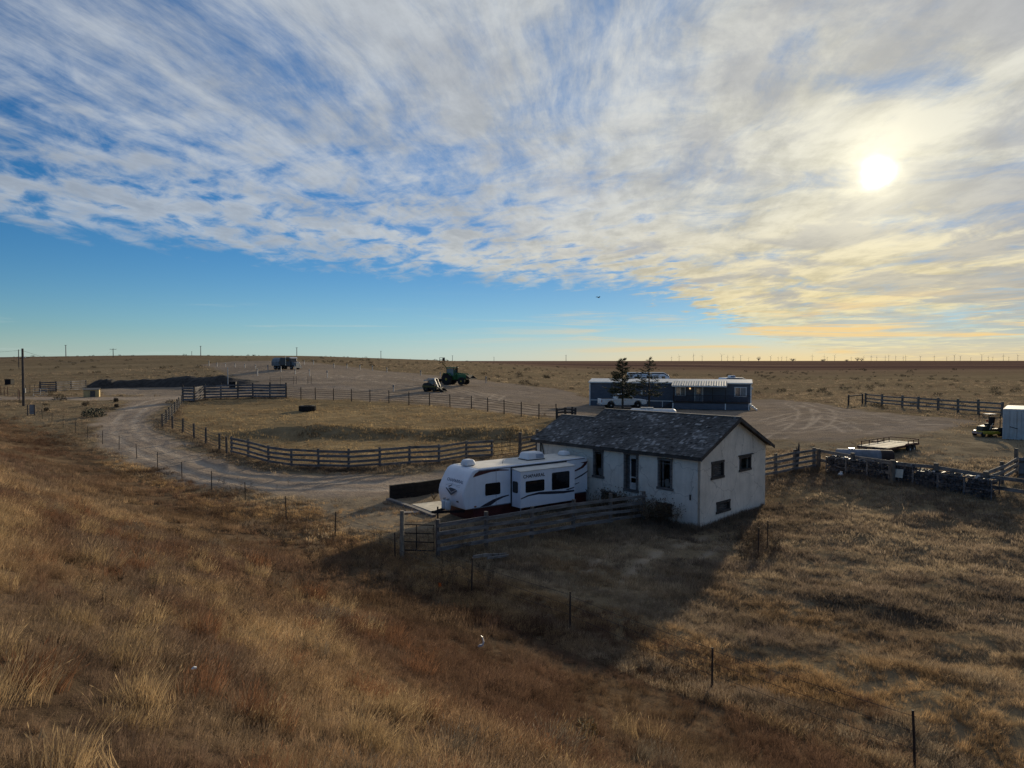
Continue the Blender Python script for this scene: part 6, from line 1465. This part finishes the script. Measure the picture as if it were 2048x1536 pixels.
def scatter(name, key, P3, scale, tint, m, tilt=.2):
    n = len(P3)
    if n == 0: return
    me = bpy.data.meshes.new(name); me.vertices.add(n); me.vertices.foreach_set('co', np.asarray(P3, np.float32).ravel())
    rot = np.stack([RNG.normal(0, tilt, n), RNG.normal(0, tilt, n), RNG.uniform(0, 1, n)*(2*PI if key in ('sage', 'weed', 'low') else 3.6)-1.8], 1)
    a = me.attributes.new('rot', 'FLOAT_VECTOR', 'POINT'); a.data.foreach_set('vector', rot.astype(np.float32).ravel())
    a = me.attributes.new('scl', 'FLOAT_VECTOR', 'POINT'); a.data.foreach_set('vector', np.asarray(scale, np.float32).ravel())
    a = me.attributes.new('pick', 'INT', 'POINT'); a.data.foreach_set('value', RNG.integers(0, 100, n).astype(np.int32))
    a = me.attributes.new('tint', 'FLOAT_COLOR', 'POINT'); a.data.foreach_set('color', np.concatenate([np.clip(tint, 0, 1), np.ones((n, 1))], 1).astype(np.float32).ravel())
    me.materials.append(m); o = bpy.data.objects.new(name, me); COL.objects.link(o); tag(o, kind='stuff')
    ng = bpy.data.node_groups.new(name, 'GeometryNodeTree'); ng.interface.new_socket('Geometry', in_out='INPUT', socket_type='NodeSocketGeometry'); ng.interface.new_socket('Geometry', in_out='OUTPUT', socket_type='NodeSocketGeometry')
    N = ng.nodes; L = ng.links; gi = N.new('NodeGroupInput'); go = N.new('NodeGroupOutput'); mp = N.new('GeometryNodeMeshToPoints'); ip = N.new('GeometryNodeInstanceOnPoints'); ci = N.new('GeometryNodeCollectionInfo')
    ci.inputs['Collection'].default_value = SETS[key]; ci.inputs['Separate Children'].default_value = True; ci.inputs['Reset Children'].default_value = True
    def na(nm, dt):
        x = N.new('GeometryNodeInputNamedAttribute'); x.data_type = dt; x.inputs['Name'].default_value = nm; return x.outputs['Attribute']
    L.new(gi.outputs[0], mp.inputs[0]); L.new(mp.outputs[0], ip.inputs['Points']); L.new(ci.outputs[0], ip.inputs['Instance']); ip.inputs['Pick Instance'].default_value = True
    L.new(na('pick', 'INT'), ip.inputs['Instance Index']); L.new(na('scl', 'FLOAT_VECTOR'), ip.inputs['Scale'])
    er = N.new('FunctionNodeEulerToRotation'); L.new(na('rot', 'FLOAT_VECTOR'), er.inputs[0]); L.new(er.outputs[0], ip.inputs['Rotation']); L.new(ip.outputs[0], go.inputs[0])
    md = o.modifiers.new('scatter', 'NODES'); md.node_group = ng
def sample(bins):
    X = []; Y = []; D = []
    for r0, r1, dn in bins:
        n = int(.5*(r1*r1-r0*r0)*1.66*dn); r = np.sqrt(RNG.uniform(r0*r0, r1*r1, n)); a = RNG.uniform(-.83, .83, n); X.append(r*np.sin(a)); Y.append(r*np.cos(a)); D.append(r)
    return np.concatenate(X), np.concatenate(Y), np.concatenate(D)
def lerp(a, b, f): return np.asarray(a)*(1-f[:, None])+np.asarray(b)*f[:, None]
def foot_clear(x, y):
    """keep tufts out of the house, trailer, pad and mobile home footprints"""
    k = np.ones(len(x), bool)
    for pts in HARD: k &= ~inside(x, y, pts)
    return k
def rect(o, rz, x0, x1, y0, y1):
    c, s = math.cos(rz), math.sin(rz); return np.array([[o[0]+c*a-s*b, o[1]+s*a+c*b] for a, b in ((x0, y0), (x1, y0), (x1, y1), (x0, y1))])
_C = P(1395, 1058); _T = PY(925, 35.3)
HARD = [rect(_C, math.radians(134), -.05, 11.6, -7.25, .05), rect(_T, math.radians(37), -.2, 8.6, -.9, 2.5), plan([(776, 1001), (884, 985), (930, 1010), (868, 1034)])]
def tint_bank(x, y, s):
    al = (y-x)/1.414
    p1 = sstep(.38, .62, fbm(s*.42+5, al*.16+3, 4)); p2 = sstep(.42, .60, fbm(s*.9+50, al*.5, 4)); p3 = sstep(.5, .66, fbm(s*.35+90, al*.22+7, 4))
    c = lerp((.19, .118, .077), (.44, .31, .175), p1); c = c*(1-.45*p2[:, None])+np.array((.155, .085, .055))*.45*p2[:, None]
    c = c*(1-.5*p3[:, None])+np.array((.20, .155, .115))*.5*p3[:, None]
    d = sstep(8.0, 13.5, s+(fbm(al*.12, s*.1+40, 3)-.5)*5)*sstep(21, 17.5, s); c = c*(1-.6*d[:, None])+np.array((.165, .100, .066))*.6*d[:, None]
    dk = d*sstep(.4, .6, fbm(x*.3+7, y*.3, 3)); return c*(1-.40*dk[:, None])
def tint_field(x, y, s):
    p1 = sstep(.36, .62, fbm(x*.25+2, y*.35, 4)); p2 = sstep(.45, .62, fbm(x*.7+20, y*.9, 4))
    c = lerp((.20, .153, .108), (.38, .295, .195), p1); c = c*(1-.4*p2[:, None])+np.array((.20, .15, .115))*.4*p2[:, None]
    al = (y-x)/1.414
    o = sstep(27, 17.5, s+(fbm(x*.2, y*.2, 3)-.5)*9)*sstep(.40, .60, fbm(s*.55, al*.18+60, 4)); c = c*(1-.6*o[:, None])+np.array((.46, .285, .12))*.6*o[:, None]
    return c
def make_grass():
    # bank
    x, y, r = sample([(3, 8, 110), (8, 13, 90), (13, 21, 62), (21, 34, 34), (34, 60, 14), (60, 110, 5)])
    s = (x+y)/1.414; k = (s < 18.2+(fbm(x*.4, y*.4, 3)-.5)*3) & (y > 1); x, y, r, s = x[k], y[k], r[k], s[k]
    pt = fbm(x*.5+3, y*.5, 4); k = RNG.random(len(x)) < np.clip(.34+3.0*(pt-.36), .07, 1)*(.35+.65*sstep(1.0, 3.6, s+(fbm(x*.6, y*.6, 3)-.5)*3)); x, y, r, s, pt = x[k], y[k], r[k], s[k], pt[k]
    k = foot_clear(x, y); x, y, r, s, pt = x[k], y[k], r[k], s[k], pt[k]
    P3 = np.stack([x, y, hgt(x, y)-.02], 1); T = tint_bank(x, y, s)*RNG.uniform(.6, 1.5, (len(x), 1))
    h = (.35+1.25*fbm(x*.45+30, y*.45, 4))*np.clip(1.12-s/40, .55, 1.1)*(.6+.4*sstep(1.5, 4.5, s))*RNG.uniform(.7, 1.2, len(x)); S = np.stack([np.clip(h, .6, 1.4)]*2+[h], 1)
    low = RNG.random(len(x)) < .34; nr = r < 21
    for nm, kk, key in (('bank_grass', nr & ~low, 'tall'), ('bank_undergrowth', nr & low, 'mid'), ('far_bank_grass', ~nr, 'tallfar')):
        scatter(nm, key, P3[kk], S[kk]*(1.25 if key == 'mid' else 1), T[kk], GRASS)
    # taller clumps standing out of the bank
    X = []
    for _ in range(420):
        rr_ = math.sqrt(RNG.uniform(25, 1100)); a = RNG.uniform(-.75, .6); cx, cy = rr_*math.sin(a), rr_*math.cos(a)
        if (cx+cy)/1.414 > 11.5: continue
        kind = RNG.random(); hh = RNG.uniform(1.1, 1.75)
        for _ in range(RNG.integers(4, 12)):
            X.append([cx+RNG.normal(0, .20), cy+RNG.normal(0, .20), hh*RNG.uniform(.75, 1.15), kind])
    X = np.array(X); T = np.where(X[:, 3:4] < .55, np.array([[.42, .30, .165]]), np.where(X[:, 3:4] < .8, np.array([[.24, .125, .07]]), np.array([[.20, .165, .125]])))*RNG.uniform(.7, 1.25, (len(X), 1))
    scatter('grass_clumps', 'tall', np.stack([X[:, 0], X[:, 1], hgt(X[:, 0], X[:, 1])-.02], 1), np.stack([X[:, 2]*.9, X[:, 2]*.9, X[:, 2]], 1), T, GRASS)
    # right-hand field and near yard
    x, y, r = sample([(8, 18, 66), (18, 28, 44), (28, 42, 24), (42, 62, 9)])
    s = (x+y)/1.414; m = ground_masks(x, y); k = (s > 15.5) & (RNG.random(len(x)) > np.clip(m['road']*1.05+m['yard']*.88+m['lot']*.97+m['ring']+m['pale']*.75+m['track']*.9, 0, 1)) & foot_clear(x, y)
    x, y, r, s = x[k], y[k], r[k], s[k]
    pt = .5*fbm(x*.55+13, y*.75, 4)+.5*fbm(x*1.3+70, y*1.6, 3); k = RNG.random(len(x)) < np.clip(.45+3.4*(pt-.36), .16, 1); x, y, r, s, pt = x[k], y[k], r[k], s[k], pt[k]
    P3 = np.stack([x, y, hgt(x, y)-.015], 1); T = tint_field(x, y, s)*RNG.uniform(.6, 1.55, (len(x), 1))
    h = (.15+1.75*pt)*RNG.uniform(.65, 1.2, len(x)); S = np.stack([np.clip(h, .7, 1.3)]*2+[h], 1); nr = r < 26
    scatter('field_grass', 'mid', P3[nr], S[nr], T[nr], GRASS); scatter('far_field_grass', 'midfar', P3[~nr], S[~nr]*.95, T[~nr], GRASS)
    # short growth farther off
    x, y, r = sample([(34, 62, 5), (62, 95, 2.6), (95, 150, 1.0), (150, 240, .30)])
    s = (x+y)/1.414; m = ground_masks(x, y); k = (s > 17) & (RNG.random(len(x)) > np.clip(m['road']*1.1+m['yard']*.93+m['lot']*1.0+m['pale']*.8+m['track'], 0, 1)) & foot_clear(x, y)
    x, y, r, s = x[k], y[k], r[k], s[k]; ring = m['ring'][k]
    pt = fbm(x*.22+13, y*.30, 4); k = RNG.random(len(x)) < np.clip(.25+2.5*(pt-.34), .08, 1); x, y, r, s, ring = x[k], y[k], r[k], s[k], ring[k]
    T = tint_field(x, y, s+40)*(1-ring[:, None])+lerp((.28, .20, .115), (.42, .31, .17), sstep(.4, .6, fbm(x*.2, y*.3, 3)))*ring[:, None]; T = T*RNG.uniform(.75, 1.2, (len(x), 1))
    md = np.zeros(len(x)); (ax, ay), (bx, by), _, _ = MOUND; L = math.hypot(bx-ax, by-ay); q = -(x-ax)*(by-ay)/L+(y-ay)*(bx-ax)/L; p = (x-ax)*(bx-ax)/L+(y-ay)*(by-ay)/L
    md = ((q > -3.4) & (q < .6) & (p > -3) & (p < L+5)); h = RNG.uniform(.6, 1.25, len(x))*(1+r/160)*np.where(ring > .5, .75, 1.0); h = np.where(md, h*2.0, h); T[md] *= .75  # mound's near face: taller tufts, tint darkened to stand in for its shade
    S = np.stack([np.clip(h, .7, 2)*1.05]*2+[h], 1); scatter('short_grass', 'low', np.stack([x, y, hgt(x, y)-.02], 1), S, T, GRASS)
    # tufts along the fences and walls
    X = []
    for line, n, sp in ((FP, 240, .35), (RP, 700, .35), (WP, 420, .4), (SP, 120, .5), (QP, 500, .7), (BP, 160, .4)):
        l = np.array([[p[0], p[1]] for p in line])
        for _ in range(n): i = RNG.integers(0, len(l)-1); f = RNG.random(); X.append(l[i]*(1-f)+l[i+1]*f+RNG.normal(0, sp, 2))
    c, sn = math.cos(math.radians(134)), math.sin(math.radians(134))
    for _ in range(420): a = RNG.uniform(-.3, 6.8); b = .12+abs(RNG.normal(0, .45)); X.append([_C.x+c*a-sn*b, _C.y+sn*a+c*b])
    for _ in range(160): a = -.1-abs(RNG.normal(0, .3)); b = -RNG.uniform(-.2, 7.4); X.append([_C.x+c*a-sn*b, _C.y+sn*a+c*b])
    X = np.array(X); k = foot_clear(X[:, 0], X[:, 1]); x, y = X[k].T; r = np.hypot(x, y); h = RNG.uniform(.9, 1.9, len(x)); T = tint_field(x, y, (x+y)/1.414+6)*RNG.uniform(.6, 1.1, (len(x), 1))
    scatter('fence_grass', 'midfar', np.stack([x, y, hgt(x, y)-.02], 1), np.stack([h*.8, h*.8, h], 1), T, GRASS)
    # tall dead weeds by the house, the fence corner and on the bank
    X = []
    for _ in range(80): a = RNG.uniform(1.0, 5.6); b = .3+abs(RNG.normal(0, .75)); X.append([_C.x+c*a-sn*b, _C.y+sn*a+c*b, RNG.uniform(.9, 1.7)])
    for _ in range(90): p = P(RNG.uniform(150, 620), RNG.uniform(960, 1250)); X.append([p.x, p.y, RNG.uniform(.35, .7)])
    for _ in range(140): p = P(RNG.uniform(560, 1000), RNG.uniform(1070, 1200)); X.append([p.x, p.y, RNG.uniform(.5, .9)])
    for _ in range(60): p = P(RNG.uniform(1480, 1560), RNG.uniform(1075, 1130)); X.append([p.x, p.y, RNG.uniform(.6, 1.0)])
    X = np.array(X); k = foot_clear(X[:, 0], X[:, 1]); X = X[k]; scatter('dead_weeds', 'weed', np.stack([X[:, 0], X[:, 1], hgt(X[:, 0], X[:, 1])], 1), np.stack([X[:, 2]]*3, 1), np.array([[.20, .15, .10]])*RNG.uniform(.6, 1.5, (len(X), 1)), GRASS)
    # sagebrush on the open range
    x, y, r = sample([(100, 160, .035), (160, 260, .026), (260, 420, .012)])
    m = ground_masks(x, y); t = x/y; k = (m['lot'] < .2) & (m['road'] < .2) & (m['ring'] < .1) & (m['pale'] < .2) & ~((t > .08) & (t < .36) & (y < 128)) & ~((t > -.1) & (y > 370)); x, y, r = x[k], y[k], r[k]
    pt = fbm(x*.035+3, y*.045, 4); k = RNG.random(len(x)) < np.clip(-.25+4.5*(pt-.36), .02, 1); x, y, r = x[k], y[k], r[k]
    sc = RNG.lognormal(-.30, .45, len(x)).clip(.25, 2.0)*np.where(x < 0, .8, 1); T = lerp((.045, .040, .028), (.10, .085, .058), RNG.random(len(x)))
    scatter('sagebrush', 'sage', np.stack([x, y, hgt(x, y)-.03], 1), np.stack([sc*1.25, sc*1.25, sc*.9], 1), T, SAGE)
make_grass()
# ------------------------------------------------------------------ single bushes by the road
def shrub(px, py, wpx, hpx, label, seed, col):
    o = P(px, py); k = o.y/F; root = thing('shrub', o, 0, label, 'shrub'); rr = random.Random(seed)
    V, Fc = bush(rr, 420, hpx*k, wpx*k*.5); me = bpy.data.meshes.new('foliage'); me.from_pydata(V, [], Fc); me.materials.append(mat('shrub_leaf_%d' % seed, col, .9, .3, 2)); c = bpy.data.objects.new('foliage', me); COL.objects.link(c); c.parent = root
    mb = MB()
    for i in range(5): a = rr.random()*6.3; mb.tube([(0, 0, -.1), (math.cos(a)*wpx*k*.2, math.sin(a)*wpx*k*.2, hpx*k*.6)], [.03, .01], 5)
    mb.build('stems', BARK, root)
shrub(187, 834, 44, 17, 'widest dark green sage bush beside the bend of the dirt road', 1, (.06, .075, .05))
shrub(232, 804, 9, 8, 'small dark bush below the tan well shed, upper of two', 2, (.05, .042, .03))
shrub(233, 815, 9, 7, 'small dark bush below the tan well shed, lower of two', 3, (.06, .05, .035))
shrub(172, 812, 16, 8, 'low brown bush left of the two small bushes by the road', 4, (.075, .055, .035))
shrub(93, 823, 10, 7, 'small dark bush right of the grey-panelled fence brace', 5, (.05, .045, .03))
shrub(1173, 1480, 46, 38, 'round pale tan bunch grass mound in the dark foreground grass', 6, (.42, .29, .13))
